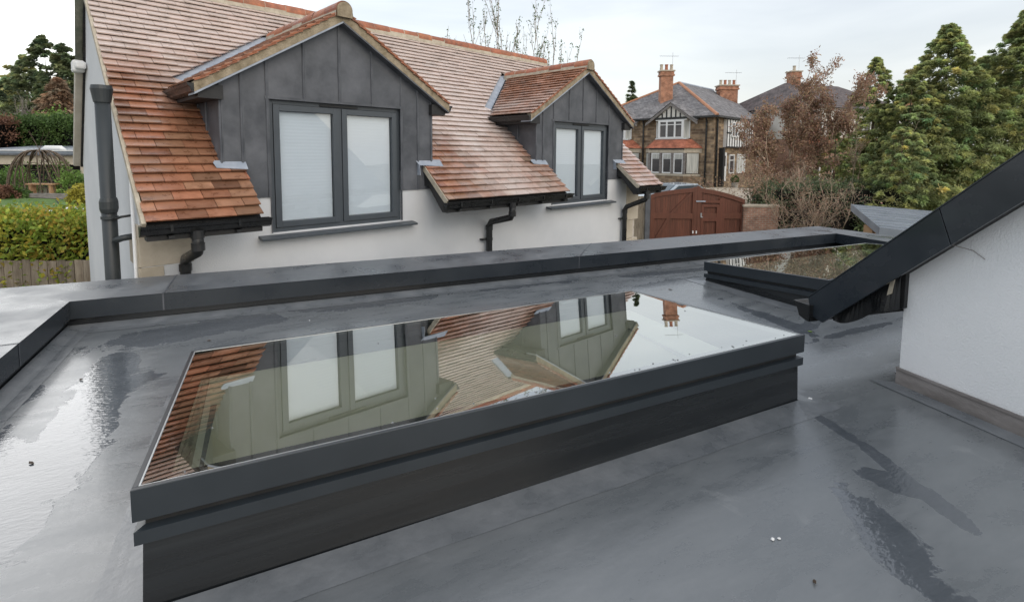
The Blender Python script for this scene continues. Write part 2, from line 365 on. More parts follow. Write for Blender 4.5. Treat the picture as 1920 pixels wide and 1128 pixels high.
def meshobj(name, V, Fc, m, parent=None, tint=None, kind=None):
    """big leaf meshes from numpy arrays; Fc is (n,3) or (n,4)"""
    V = np.asarray(V, float); c = np.array([V[:, 0].mean(), V[:, 1].mean(), V[:, 2].min()]); V = V-c
    me = bpy.data.meshes.new(name); k = Fc.shape[1]
    me.vertices.add(len(V)); me.vertices.foreach_set('co', V.ravel())
    me.loops.add(Fc.size); me.loops.foreach_set('vertex_index', Fc.ravel().astype(np.int32))
    me.polygons.add(len(Fc)); me.polygons.foreach_set('loop_start', np.arange(0, Fc.size, k, dtype=np.int32))
    me.polygons.foreach_set('loop_total', np.full(len(Fc), k, dtype=np.int32))
    me.update(calc_edges=True)
    if tint is not None:
        a = me.attributes.new('tint', 'FLOAT_COLOR', 'FACE'); a.data.foreach_set('color', np.concatenate([tint, np.ones((len(tint), 1))], 1).ravel())
    me.materials.append(m); o = bpy.data.objects.new(name, me); COL.objects.link(o); attach(o, parent, Vector(c)); return o

# ------------------------------------------------------------------ terrain
CTRL = [(0, 540, 6.5, -4.3), (600, 540, 7, -4.3), (1100, 480, 9, -4.2), (-400, 500, 9, -4.2), (100, 500, 9.3, -3.3), (100, 390, 21, None), (75, 367, 25, None), (0, 345, 33, None),
        (75, 320, 60, None), (1300, 440, 19, -3.6), (1330, 351, 37, None), (1420, 352, 42, None), (1600, 420, 18, -3.6), (1600, 390, 24, -3.2), (1800, 420, 26, -3.0), (1500, 345, 50, None), (1000, 330, 60, None), (500, 330, 60, None), (1900, 330, 60, None)]
CP = []
for a in CTRL:
    q = at(a[0], a[1], a[2]); CP.append((q[0], q[1], q[2] if a[3] is None else a[3]))
CP += [(5, -10, -4.3), (-10, -5, -4.3), (18, -5, -4.2), (0, 0, -4.3)]
CP = np.array(CP)
def ground_z(x, y):
    d2 = (CP[:, 0]-x)**2+(CP[:, 1]-y)**2+.3
    w_ = 1/d2**1.5; return float((w_*CP[:, 2]).sum()/w_.sum())
def on_ground(px, dist):
    q = at(px, 300, dist); return np.array([q[0], q[1], ground_z(q[0], q[1])])
def sheet(name, x0, x1, y0, y1, nx, ny, m, off, frame=None):
    V = []; Fc = []
    for j in range(ny+1):
        for i in range(nx+1):
            x = x0+(x1-x0)*i/nx; y = y0+(y1-y0)*j/ny
            if frame is not None: q = RH*x+FH*y; x, y = q[0], q[1]
            V.append((x, y, ground_z(x, y)+off))
    for j in range(ny):
        for i in range(nx): k = j*(nx+1)+i; Fc.append((k, k+1, k+nx+2, k+nx+1))
    me = bpy.data.meshes.new(name); me.from_pydata(V, [], Fc); me.materials.append(m)
    for p_ in me.polygons: p_.use_smooth = True
    o = bpy.data.objects.new(name, me); COL.objects.link(o); return tag(o, kind='structure')
M['earth'] = mat('rough_ground', (.060, .060, .035), (.13, .115, .07), 1.1, .95, bump=.6, bscale=6, bdist=.05)
M['grass'] = mat('lawn_grass', (.085, .16, .035), (.14, .23, .06), 2.5, .95, bump=.8, bscale=60, bdist=.03)
M['concrete'] = mat('pale_concrete', (.36, .33, .29), (.50, .47, .42), .6, .85, bump=.2, bscale=20)
M['drive'] = mat('resin_drive', (.37, .30, .22), (.50, .43, .34), .5, .85, bump=.2, bscale=30)
sheet('ground', -160, 160, -30, 230, 110, 100, M['earth'], 0, 1)
sheet('lawn', -32, -11.5, 10.5, 23.5, 40, 30, M['grass'], .03, 1)
sheet('garden_path', -36, -14, 23.55, 25.0, 40, 4, M['concrete'], .06, 1)
sheet('driveway', 4.5, 20, 21, 36, 30, 30, M['drive'], .04, 1)
# ================================================================== the white house with tiled roof and two dormers
house = empty('tiled_roof_house', H(5.8, 2.3, -4.3), 'white rendered house with orange clay tiled roof and two dark grey lead clad dormers', 'house')
ZR, MS = -.17, .86                      # main roof surface z = ZR + MS*b
RB = 3.15; EB = -.62
AL, AR = 1.0, 10.5
DORM = [dict(ac=3.29, zap=1.86, wl=1.80, wr=4.79, cheek=6), dict(ac=8.69, zap=1.83, wl=7.21, wr=10.19, cheek=6)]
DM = .62; DOV = .26                     # dormer pitch, eaves overhang
WIN = [(2.36, 4.24), (7.73, 9.62)]
WZ0, WZ1 = -1.005, .655
# walls
m = MB(H); m.autouv = 1
m.box(AL, AR, 0, .28, -4.4, WZ0)
for a0, a1 in ((AL, WIN[0][0]), (WIN[0][1], WIN[1][0]), (WIN[1][1], AR)): m.box(a0, a1, 0, .28, WZ0, -.26)
m.prism([(AL, .28, -4.4), (AL, 4.9, -4.4), (AL, 4.9, -.15), (AL, 3.68, 1.26), (AL, RB, 2.36), (AL, .28, -.06)], (.25, 0, 0))
m.prism([(AR-.25, .28, -4.4), (AR-.25, 5.6, -4.4), (AR-.25, 5.6, .3), (AR-.25, RB, 2.36), (AR-.25, .28, -.06)], (.25, 0, 0))
m.box(AL+.25, AR-.25, 4.6, 4.9, -4.4, -.2)
m.build('wall', M['render'], house)
# rear roof slope (seen only from the side)
m = MB(H); zb = 2.5-.95*(5.2-RB)
m.prism([(AL-.03, RB, 2.50), (AL-.03, 3.76, 1.32), (AL-.03, 5.02, -.22), (AL-.03, 4.96, -.27), (AL-.03, 3.68, 1.27), (AL-.03, RB, 2.36)], (AR-AL+.5, 0, 0))
m.build('rear_roof_slope', M['tile'], house)
# stone quoins
for (a0, a1, z0, z1) in [(.985, 1.49, -1.235, -.78), (.985, 1.20, -1.72, -1.243), (.985, 1.49, -2.2, -1.728), (10.44, 10.97, -1.55, -.7), (10.40, 10.75, -2.0, -1.558), (10.44, 10.97, -2.6, -2.008)]:
    q = MB(H); q.box(a0, a1, -.012, .29, z0, z1); q.build('quoin_stone', M['stone'], house, bevel=.006)
q = MB(H); q.box(.975, .99, .01, .5, -1.235, -.93); q.box(.975, .99, .01, .28, -1.72, -1.243); q.build('quoin_stone', M['stone'], house)
# leads: main roof tiles
def vhalf(D, b):                        # half width of the hole a dormer cuts in the roof, at depth b
    zm = ZR+MS*b
    if b <= 0: return None
    if zm < D['zap']-DM*1.52: return 'wall'
    return (D['zap']-zm)/DM
def hole(k, b):
    """(lo, hi) of the opening that dormer k makes in the roof at depth b"""
    D = DORM[k]
    if b <= .001: return ((2.05, 4.64), (7.50, 9.98))[k]
    h = vhalf(D, b)
    if h == 'wall': return D['wl'], D['wr']
    if h <= -.16: return D['ac'], D['ac']
    return D['ac']-max(h, 0)-.19*min(1, (h+.16)/.16), D['ac']+max(h, 0)+.19*min(1, (h+.16)/.16)
def clip(poly, p, q, keep):
    """clip polygon of (a, s) by the line p-q; keep=+1 keeps larger a, -1 keeps smaller a"""
    f = lambda v: keep*(v[0]-(p[0]+(q[0]-p[0])*(v[1]-p[1])/(q[1]-p[1])))
    out = []
    for i in range(len(poly)):
        u, v = poly[i], poly[(i+1) % len(poly)]; fu, fv = f(u), f(v)
        if fu >= 0: out.append(u)
        if (fu >= 0) != (fv >= 0): t = fu/(fu-fv); out.append((u[0]+(v[0]-u[0])*t, u[1]+(v[1]-u[1])*t))
    return out
GA = .14; TW = .272
cs = 1/math.sqrt(1+MS*MS); sn = MS*cs
def roofpt(a, s, h):                    # s distance up the slope from the eaves, h height off the plane
    return (a, EB+s*cs-h*sn, ZR+MS*EB+s*sn+h*cs)
roof = MB(H)
NR = int((RB-EB)/cs/GA)+1
for r in range(NR):
    s0 = r*GA; s1 = s0+GA*1.25
    if s0*cs+EB > RB-.05: break
    off = (r % 2)*TW/2+random.uniform(-.02, .02)
    a = .95-off
    while a < 11.0:
        a0, a1 = max(a, .95), min(a+TW-.005, 11.0); a += TW
        if a1-a0 < .02: continue
        b0 = EB+s0*cs; b1 = EB+s1*cs; bm = (b0+b1)/2
        polys = [[(a0, s0), (a1, s0), (a1, s1), (a0, s1)]]
        for k_ in (0, 1):
            l0, h0 = hole(k_, b0+.001); l1, h1 = hole(k_, b1)
            if b0 <= 0 < b1: l1, h1 = l0, h0
            if h0-l0 < .001: continue
            np_ = []
            for pg in polys: np_ += [clip(pg, (l0, s0), (l1, s1), -1), clip(pg, (h0, s0), (h1, s1), 1)]
            polys = [g_ for g_ in np_ if len(g_) > 2]
        v = random.gauss(1, .13); hue = random.gauss(0, .05)
        wear = random.random()
        tint = (max(.4, v*(1+hue)), max(.35, v*(1-hue*.6)), max(.35, v*(1-hue)))
        if wear < .06: tint = tuple(x*.62 for x in tint)
        hj = random.uniform(-.004, .006); tl = random.uniform(-.003, .003)
        for pg in polys:
            if max(v_[0] for v_ in pg)-min(v_[0] for v_ in pg) < .012: continue
            roof.cur = tint
            ac = sum(v_[0] for v_ in pg)/len(pg); pale_amt = .18+.62*max(0, min(1, (s0-.9)/2.6)) - .45*math.exp(-((ac-1.4)/1.3)**2)*max(0, 1-s0/4.5)
            if 4.6 < ac < 7.4: pale_amt += .40*math.exp(-((ac-6.3)/.9)**2)
            if ac > 7.0 and s0 < 1.6: pale_amt -= .05
            if ac > 9.9: pale_amt += .35
            roof.cb = max(0, pale_amt)  # whiter tile colour, stronger up the slope and in set areas
            t_ = .028
            lowz = .046+hj
            hh_ = lambda v_: lowz+(.006-lowz)*(v_[1]-s0)/(s1-s0)
            tp = [roof.p(*roofpt(v_[0], v_[1], hh_(v_))) for v_ in pg]; bt = [roof.p(*roofpt(v_[0], v_[1], hh_(v_)-.017)) for v_ in pg]
            roof.face(tp); roof.face(bt[::-1])
            for i in range(len(pg)): j = (i+1) % len(pg); roof.face([tp[i], bt[i], bt[j], tp[j]])
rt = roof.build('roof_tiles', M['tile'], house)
# dark felt under the tiles, so gaps stay dark
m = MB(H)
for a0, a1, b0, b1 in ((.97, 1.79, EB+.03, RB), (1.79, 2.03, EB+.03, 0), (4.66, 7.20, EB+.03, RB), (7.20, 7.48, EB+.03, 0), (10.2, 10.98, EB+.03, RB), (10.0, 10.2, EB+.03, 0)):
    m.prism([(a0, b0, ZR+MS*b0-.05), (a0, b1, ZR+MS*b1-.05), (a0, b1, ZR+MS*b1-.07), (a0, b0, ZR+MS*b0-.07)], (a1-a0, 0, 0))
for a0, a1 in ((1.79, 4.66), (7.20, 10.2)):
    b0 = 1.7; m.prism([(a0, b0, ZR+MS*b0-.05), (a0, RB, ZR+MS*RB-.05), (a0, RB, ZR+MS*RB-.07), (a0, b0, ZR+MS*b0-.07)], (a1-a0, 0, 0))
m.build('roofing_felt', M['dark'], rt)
# ridges
def ridge_run(p0, p1, r, parent, name='ridge_tiles', endcap=None, seg=.36):
    p0 = np.array(p0, float); p1 = np.array(p1, float); Lr = np.linalg.norm(p1-p0); d = (p1-p0)/Lr; k = int(round(Lr/seg))
    side = np.cross(d, [0, 0, 1.]); side /= np.linalg.norm(side); q = MB(); up = np.array([0, 0, 1.])
    for i in range(k):
        s0 = Lr*i/k+.004; s1 = Lr*(i+1)/k-.004; rr = r*random.uniform(.96, 1.05); v = random.uniform(.78, 1.12); q.cur = (v, v*random.uniform(.92, 1.05), v*.98)
        A = []; B = []
        for j in range(13):
            an = math.pi*(j/12)*1.1-.05*math.pi
            for lst, s, f in ((A, s0, 1), (B, s1, 1.0)):
                lst.append(p0+d*s+side*math.cos(an)*rr*f+up*math.sin(an)*rr*f)
        for j in range(12): q.quad(A[j], B[j], B[j+1], A[j+1])
        if i in (0, k-1):
            E = A if i == 0 else B; q.face([q.p(*x) for x in E])
    q.build(name, M['ridge'], parent, smooth=False)
    q = MB(); jr = random
    for i in range(k+1):
        s = min(max(Lr*i/k, .006), Lr-.006)
        ring_ = [p0+d*(s+ds)+side*math.cos(an)*(r*.985)+up*math.sin(an)*(r*.985) for ds in (-.008, .008) for an in [math.pi*j/10 for j in range(11)]]
        for j in range(10): q.quad(ring_[j], ring_[11+j], ring_[12+j], ring_[j+1])
    # bedding
    for sg in (-1, 1):
        a = p0+side*sg*r*.96; b_ = p1+side*sg*r*.96
        q.quad(a-up*.09+side*sg*.015, b_-up*.09+side*sg*.015, b_+up*.015, a+up*.015)
    q.build('mortar_bedding', M['mortar_pale'], parent)
ridge_run(H(.93, RB, 2.56), H(11.0, RB, 2.56), .125, house)
# left verge mortar and undercloak, right verge
for a0, a1 in ((.925, .962), (10.985, 11.02)):
    m = MB(H); m.prism([roofpt(a0, 0, -.05), roofpt(a0, (RB-EB)/cs, -.05), roofpt(a0, (RB-EB)/cs, .012), roofpt(a0, 0, .012)], (a1-a0, 0, 0)); m.build('verge_mortar', M['mortar_pale'], house)
m = MB(H); m.prism([(10.4, 0.05, -.2), (10.4, RB, 2.4), (10.4, RB, 2.3), (10.4, .05, -.3)], (.6, 0, 0)); m.build('verge_soffit', M['blackrough'], house)
# rear verge pipe
m = MB(H); m.tube([(.94, RB-.1, 2.62), (.94, 3.5, 1.78), (.94, 3.75, 1.28)], .06, 8); m.build('rear_verge', M['mossy'], house, smooth=True)
pp = MB(H); pp.prism([(.88, 3.72, 1.27), (.88, 4.97, -.26), (.88, 5.09, -.20), (.88, 3.86, 1.33)], (.10, 0, 0)); pe = pp.build('bargeboard', M['beige'], house, bevel=.012)
pp = MB(H); pp.box(.84, .992, 3.62, 3.86, 1.20, 1.38); pp.box(.86, .99, 3.45, 3.62, 1.23, 1.34); pp.build('bargeboard_knuckle', M['white'], pe, bevel=.03)

def gutter(a0, a1, b, z, parent, name='gutter', T=H, w=.115, h=.105, brackets=True, flip=1):
    """ogee-like black gutter open at the top, along a"""
    q = MB(T)
    prof = [(0, 0), (-.012, -.028), (-.028, -.038), (-.045, -.085), (-.095, -.105), (-.115, -.105), (-.115, -.0), (-.108, -.0), (-.108, -.096), (-.092, -.096), (-.055, -.079), (-.037, -.032), (-.02, -.020), (-.008, 0)]
    prof = [(-x*w/.115, y*h/.105) for x, y in prof]          # x grows towards the wall
    q.prism([(a0, b+flip*x, z+y) for x, y in prof], (a1-a0, 0, 0))
    q.prism([(a0-.004, b+flip*x, z+y) for x, y in prof[:6]+[prof[6]]], (.008, 0, 0)); q.prism([(a1-.004, b+flip*x, z+y) for x, y in prof[:6]+[prof[6]]], (.008, 0, 0))
    g = q.build(name, M['black'], parent)
    if brackets:
        a = a0+.25
        while a < a1-.1:
            k = MB(T); k.box(a-.025, a+.025, b+flip*.02, b+flip*w*.95, z-h-.028, z-h+.001); k.box(a-.012, a+.012, b-flip*.004, b+flip*.02, z-.06, z+.004)
            k.build('gutter_bracket', M['black'], g); a += .62
    return g
# lower roof tongues: gutters, black soffit boxes
for a0, a1 in ((.955, 2.05), (4.64, 7.50), (9.98, 11.02)):
    m = MB(H); m.prism([(a0+.012, 0, ZR-.075), (a0+.012, EB+.02, ZR+MS*EB-.055), (a0+.012, EB+.02, ZR+MS*EB-.175), (a0+.012, EB+.15, ZR+MS*EB-.175), (a0+.012, -.12, -.50), (a0+.012, 0, -.50)], (a1-a0-.024, 0, 0))
    m.build('soffit_box', M['blackrough'], house)
    gutter(a0-.05, a1+.06, EB-.085, ZR+MS*EB-.02, house)
# verge mortar lines on the tongues
for a_ in (4.625, 9.965):
    m = MB(H); m.prism([roofpt(a_, 0, -.06), roofpt(a_, .78, -.06), roofpt(a_, .78, .016), roofpt(a_, 0, .016)], (.02, 0, 0)); m.build('verge_mortar', M['mortar_pale'], house)
# lead flashing patches where the tongues meet the dormers
for a0, a1 in ((1.74, 2.07), (4.52, 4.96), (7.10, 7.50), (9.84, 10.24)):
    m = MB(H); s0 = .70; s1 = .86
    m.prism([roofpt(a0, s0+.05, .045), roofpt(a1, s0+.02, .045), roofpt(a1, s1, .055), roofpt(a0, s1, .055), roofpt(a0-.02, s1-.03, .05)], (0, 0, .006))
    if a0 in (4.52, 9.84): m.prism([roofpt(a0, s0+.05, .045), roofpt(a0, s1, .055), (a0, .01, -.33), (a0, -.10, -.33)], (.008, 0, 0))
    m.build('lead_flashing', M['lead_light'], house)
# downpipes with swan necks
for a_, zt_, bend in ((1.385, -.83, (-.98, -1.22)), (5.965, -.83, (-1.0, -1.22)), (10.26, -.83, (-.95, -1.25))):
    q = MB(H); top = EB-.03
    path = [(a_, top, zt_+.03), (a_, top, bend[0])]
    for t in (.12, .88): path.append((a_, top+(-.085-top)*t, bend[0]-.05+(bend[1]+.05-bend[0]+.05)*t if t > .5 else bend[0]-.035))
    path = [(a_, top, zt_+.03), (a_, top, bend[0]+.02), (a_, top+.03, bend[0]-.05), (a_, -.135, bend[1]+.05), (a_, -.085, bend[1]-.03), (a_, -.085, bend[1]-.1), (a_, -.085, -4.25)]
    q.tube(path, .055, 12); d = q.build('downpipe', M['black'], house, smooth=True)
    for zc, bb in ((zt_-.01, top), (bend[0]+.01, top), (bend[1]-.06, -.085)):
        k = MB(H); k.tube([(a_, bb, zc-.04), (a_, bb, zc+.04)], .064, 12); k.build('pipe_collar', M['black'], d, smooth=False)
    k = MB(H); k.box(a_-.15, a_+.02, -.08, -.0, -1.49, -1.465); k.tube([(a_, -.085, -1.50), (a_, -.085, -1.455)], .063, 12); k.build('pipe_clip', M['black'], d)
# soil pipe on the gable wall
q = MB(H); PA, PB = .80, .38
q.tube([(PA, PB, -4.25), (PA, PB+.02, .60)], .070, 20); sp = q.build('soil_pipe', M['pipegrey'], house, smooth=True)
q = MB(H); q.tube([(PA, PB+.02, .52), (PA, PB+.02, .56), (PA, PB+.02, .66), (PA, PB+.02, .70)], [.078, .084, .100, .092], 20); q.build('vent_cowl', M['pipegrey'], sp)
q = MB(H); q.tube([(PA, PB, -.66), (PA, PB, -.62), (PA, PB, -.54), (PA, PB, -.50)], [.074, .085, .085, .074], 20); q.tube([(PA, PB, -.73), (PA, PB, -.70)], .080, 20); q.build('pipe_collar', M['pipegrey'], sp)
for zc, hh in ((-.70, .02), (-.93, .05)):
    q = MB(H); q.tube([(PA+.02, PB-.10, zc-.03), (PA+.08, PB-.16, zc), (PA+.17, PB-.16, zc+.01), (PA+.2, PB-.1, zc)], hh*.7, 10); q.build('pipe_bracket', M['black'] if hh < .03 else M['pipegrey'], sp, smooth=True)
q = MB(H); q.tube([(.965, .10, -4.2), (.965, .10, -.2)], .018, 8); q.build('cable_conduit', M['white'], house, smooth=True)

# dormers
for D, (w0, w1), k in zip(DORM, WIN, (0, 1)):
    ac, zap, wl, wr = D['ac'], D['zap'], D['wl'], D['wr']
    zd = lambda a: zap-.085-DM*abs(a-ac)
    LB = -.553
    m = MB(H)      # lead cladding sheets
    e = -.018
    m.prism([(wl, e, LB), (w0, e, LB), (w0, e, zd(w0)), (wl, e, zd(wl))], (0, .3, 0))
    m.prism([(w1, e, LB), (wr, e, LB), (wr, e, zd(wr)), (w1, e, zd(w1))], (0, .3, 0))
    m.prism([(w0, e, WZ1), (w1, e, WZ1), (w1, e, zd(w1)), (ac, e, zd(ac)), (w0, e, zd(w0))], (0, .3, 0))
    for a0, sg in ((wl, 1), (wr-.03, 1)): m.prism([(a0, .28, -.05), (a0, .28, zd(wl)), (a0, 1.30, zd(wl)), (a0, 1.30, .80)], (.03, 0, 0))
    dm = m.build('dormer', M['lead'], house)
    tag(dm, label=('wide left lead clad dormer with two-pane window', 'right lead clad dormer beside distant stone house')[k])
    # standing seams
    seams = ([2.04, 2.331, 2.796, 3.277, 3.761, 4.238, 4.531], [7.413, 7.728, 8.216, 8.672, 9.144, 9.631])[k]
    for a_ in seams+[wl+.012, wr-.012]:
        inner = w0-.02 < a_ < w1+.02
        z0 = WZ1+.005 if (w0+.03 < a_ < w1-.03) else LB
        if (w0+.03 < a_ < w1-.03) is False and abs(a_-w0) < .06: z0 = LB
        q = MB(H); z1 = zd(a_)-.02; q.tube([(a_+random.uniform(-.003, .003), e-.004, z0+(z1-z0)*t) for t in (0, .3, .6, 1)], .014, 8)
        q.box(a_+.014, a_+.030, e-.004, e, z0, z1); q.build('standing_seam', M['lead'], dm, smooth=False)
    for bb in (.45, .8):
        q = MB(H); q.tube([(wl-.006, bb, ZR+MS*bb), (wl-.006, bb, zd(wl))], .014, 8); q.build('standing_seam', M['lead'], dm)
    q = MB(H); q.box(w0-.05, w1+.05, e-.012, e, WZ1, WZ1+.035); q.build('lead_apron', M['lead'], dm)
    # dormer roof: tiles laid across in courses that run back to the valley
    q = MB(H); dov = .17; half = (wr-wl)/2+DOV; c2 = 1/math.sqrt(1+DM*DM); s2 = DM*c2; SL = half/c2; ga = .125; nrow = int(SL/ga)
    for sgn in (-1, 1):
        for r in range(nrow+1):
            s0 = r*ga; s1 = min(s0+ga*1.3, SL+.01)
            def dp(s, h, b): return (ac+sgn*(half-s*c2+h*s2*1), b, zap-DM*half+s*s2+h*c2)
            tw = .27; b = -dov-(r % 2)*tw/2
            while b < 3:
                b0, b1 = max(b, -dov), b+tw-.005; b += tw
                vb = lambda s: (dp(s, 0, 0)[2]-ZR)/MS-.10
                v0, v1 = vb(s0), vb(s1)
                x0, x1 = min(b1, v0), min(b1, v1)
                if x0-b0 < .015: continue
                v = random.gauss(1.05, .13); hue = random.gauss(0, .05); q.cur = (max(.4, v*(1+hue)), max(.35, v), max(.3, v*(1-hue)))
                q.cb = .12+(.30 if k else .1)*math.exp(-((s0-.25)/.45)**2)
                lz = .036+random.uniform(-.004, .005)
                q.hexa([dp(s0, lz-.016, b0), dp(s0, lz-.016, x0), dp(s1, -.02, max(x1, b0+.005)), dp(s1, -.02, b0), dp(s0, lz, b0), dp(s0, lz, x0), dp(s1, .004, max(x1, b0+.005)), dp(s1, .004, b0)])
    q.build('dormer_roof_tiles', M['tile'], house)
    q = MB(H)        # deck under the dormer tiles
    for sgn in (-1, 1):
        e0 = (ac+sgn*half, zap-DM*half-.03); 
        P = [(ac, -dov+.03, zap-.03), (e0[0], -dov+.03, e0[1]), (e0[0], (e0[1]-ZR)/MS, e0[1]), (ac, (zap-ZR)/MS, zap-.03)]
        q.hexa([(x, y, z-.05) for x, y, z in P]+P)
    q.build('dormer_roof_deck', M['blackrough'], house)
    ridge_run(H(ac, -dov-.02, zap+.005), H(ac, (zap-ZR)/MS-.06, zap+.005), .115, house)
    q = MB(H); an = [math.pi*j/12 for j in range(13)]     # mortar filled ridge end
    q.prism([(ac+.105*math.cos(t), -dov-.035, zap-.0+.105*math.sin(t)) for t in an]+[(ac-.105, -dov-.035, zap-.09), (ac+.105, -dov-.035, zap-.09)], (0, .03, 0)); q.build('ridge_end_mortar', M['mortar'], house)
    # verges: layered mossy mortar with stacked tile ends
    for sgn in (-1, 1):
        vg = MB(H)
        P = lambda t, h: (ac+sgn*half*t, -dov+.02, zap-DM*half*t+h)
        vg.prism([P(0, -.13), P(1.0, -.115), P(1.0, .0), P(0, .0)], (0, .10, 0)); v_ = vg.build('verge_mortar', M['mortar'], house)
        st = MB(H)
        nst = int(SL/ga)
        for i in range(nst):
            t0 = i/nst; t1 = min(1.0, (i+1.5)/nst); vv = random.uniform(.6, 1.0); st.cur = (vv, vv*.95, vv*.85)
            st.prism([P(t0, -.018), P(t1, .004), P(t1, .026), P(t0, .004)], (0, -.022-.0, 0))
        st.build('verge_tile_ends', M['ridge'], v_)
        q = MB(H); q.prism([P(0.0, -.155), P(1.0, -.14), P(1.0, -.116), P(0, -.131)], (0, .26, 0)); q.build('verge_board', M['lead_light'] if sgn < 0 else M['lead'], v_)
    # lead lined valleys
    for sgn in (-1, 1):
        def VP(t, o, h):   # along valley from eaves (t=0) to ridge (t=1)
            z = zap-DM*half*(1-t); b_ = (z-ZR)/MS; a_ = ac+sgn*half*(1-t)
            return (a_+sgn*o*.8, b_-o*.35 if o < 0 else b_+o*.2, z+h)
        q = MB(H); q.hexa([VP(-.06, -.09, .01), VP(-.06, .27, -.005), VP(1, .27, .0), VP(1, -.09, .02), VP(-.06, -.09, .03), VP(-.06, .27, .012), VP(1, .27, .022), VP(1, -.09, .04)])
        q.build('valley_lead', M['lead_light'], house)
    # side gutters under the dormer eaves
    for sgn in (-1, 1):
        ae = ac+sgn*(half+.04); ze = zap-DM*half-.01; bend_ = (ze-ZR)/MS-.05
        T = lambda x, y, z, ae=ae, sgn=sgn: H(ae+sgn*(.03)-sgn*y, x, z)
        gutter(-.14, bend_, 0, ze-.01, house, T=T, w=.11, h=.11, brackets=False)
        q = MB(H); x0, x1 = sorted((ac+sgn*(half-.30), ac+sgn*(half-.045))); q.box(x0, x1, -.10, bend_, ze-.16, ze-.005); q.build('eaves_box', M['blackrough'], house)
    # window
    fr = MB(H); B0, B1 = .03, .13
    fr.ring(w0, w1, WZ0, WZ1, .055, B0, B1)
    mid = (w0+w1)/2
    fr.box(mid-.022, mid+.022, B0, B1, WZ0+.055, WZ1-.055)
    fo = fr.build('window', M['wframe'], house, bevel=.004)
    for s0, s1 in ((w0+.058, mid-.025), (mid+.025, w1-.058)):
        sa = MB(H); sa.ring(s0, s1, WZ0+.058, WZ1-.058, .075, B0-.016, B1-.02); sa.build('sash', M['wframe'], fo, bevel=.004)
        g = MB(H); g.quad((s0+.07, B0+.03, WZ0+.13), (s1-.07, B0+.03, WZ0+.13), (s1-.07, B0+.03, WZ1-.13), (s0+.07, B0+.03, WZ1-.13)); g.build('glass_pane', M['wglass'], fo)
        bl = MB(H); x0, x1 = s0+.086, s1-.086; nz_ = 64; zt, zb_ = WZ1-.155, WZ0+.135
        for i in range(nz_):      # pleats
            za, zc = zt+(zb_-zt)*i/nz_, zt+(zb_-zt)*(i+1)/nz_; o1, o2 = (0, .0009) if i % 2 else (.0009, 0)
            bl.quad((x0, B0+.045+o1, za), (x1, B0+.045+o1, za), (x1, B0+.045+o2, zc), (x0, B0+.045+o2, zc))
        bl.box(x0, x1, B0+.043, B0+.058, zt, zt+.018); bl.build('blind', M['blind'], fo)
        bk = MB(H); bk.box(s0, s1, B1+.005, B1+.02, WZ0+.05, WZ1-.05); bk.build('spacer_edge', M['blind'], fo)
    v = MB(H); v.box(mid-.28, mid+.26, B0-.020, B0, WZ1-.045, WZ1-.018); v.build('trickle_vent', M['blackrough'], fo, bevel=.003)
    si = MB(H); si.prism([(w0-.17, -.14, WZ0-.045), (w0-.17, .10, WZ0-.005), (w0-.17, .10, WZ0-.04), (w0-.17, -.125, WZ0-.075), (w0-.17, -.14, WZ0-.075)], (w1-w0+.37, 0, 0)); si.build('window_sill', M['wframe'], fo, bevel=.004)
    # reveals
    for xa, xb in ((w0-.012, w0), (w1, w1+.012)):
        rv = MB(H); rv.box(xa, xb, -.02, .12, WZ0, WZ1); rv.build('window_reveal', M['lead'], fo)

# ================================================================== flat roof we look across
ext = empty('flat_roof_extension', (3, 2, -4.3), 'single storey extension with wet grey flat roof and wide dark metal coping', 'building')
# membrane grid with faint undulation
nx, ny = 110, 90; V = []; Fc = []
pin = [(-1.336-.05, 4.951+.05), (8.339+.05, 4.973+.05)]
for j in range(ny+1):
    for i in range(nx+1):
        u_, v_ = i/nx, j/ny; y = -4.0+(5.42+4.0)*v_
        xl = -1.50; xr = 8.40+(y-5.008)*.16+.05
        x = xl+(xr-xl)*u_
        V.append((x, y, zroof(x, y)+.001*math.sin(x*2.1+1)*math.sin(y*1.7)+.0005*math.sin(x*5.3+y*3.1)))
for j in range(ny):
    for i in range(nx):
        k = j*(nx+1)+i; cx_ = (V[k][0]+V[k+nx+2][0])/2; cy_ = (V[k][1]+V[k+nx+2][1])/2
        if -.395+.12 < cx_ < 2.928-.12 and 1.893+.1 < cy_ < 3.495-.1: continue
        if 4.73+.12 < cx_ < 8.0-.12 and 2.865+.1 < cy_ < 4.345-.1: continue
        Fc.append((k, k+1, k+nx+2, k+nx+1))
me = bpy.data.meshes.new('roof_membrane'); me.from_pydata(V, [], Fc); me.materials.append(M['memb'])
for p_ in me.polygons: p_.use_smooth = True
mo = bpy.data.objects.new('roof_membrane', me); COL.objects.link(mo)
mo.parent = ext; mo.matrix_parent_inverse = Matrix.Translation(-Vector(ext.location))
def zc(x, y): return -1.252
def cpoly(pts, name, parent, th=.15, matop=None, seg=True):
    q = MB(); a = [q.p(x, y, zc(x, y)) for x, y in pts]; b = [q.p(x, y, zc(x, y)-th) for x, y in pts]
    q.face(a); q.face(b[::-1]); n_ = len(pts)
    for i in range(n_): j = (i+1) % n_; q.face([a[i], b[i], b[j], a[j]])
    return q.build(name, matop or M['coping'], parent)
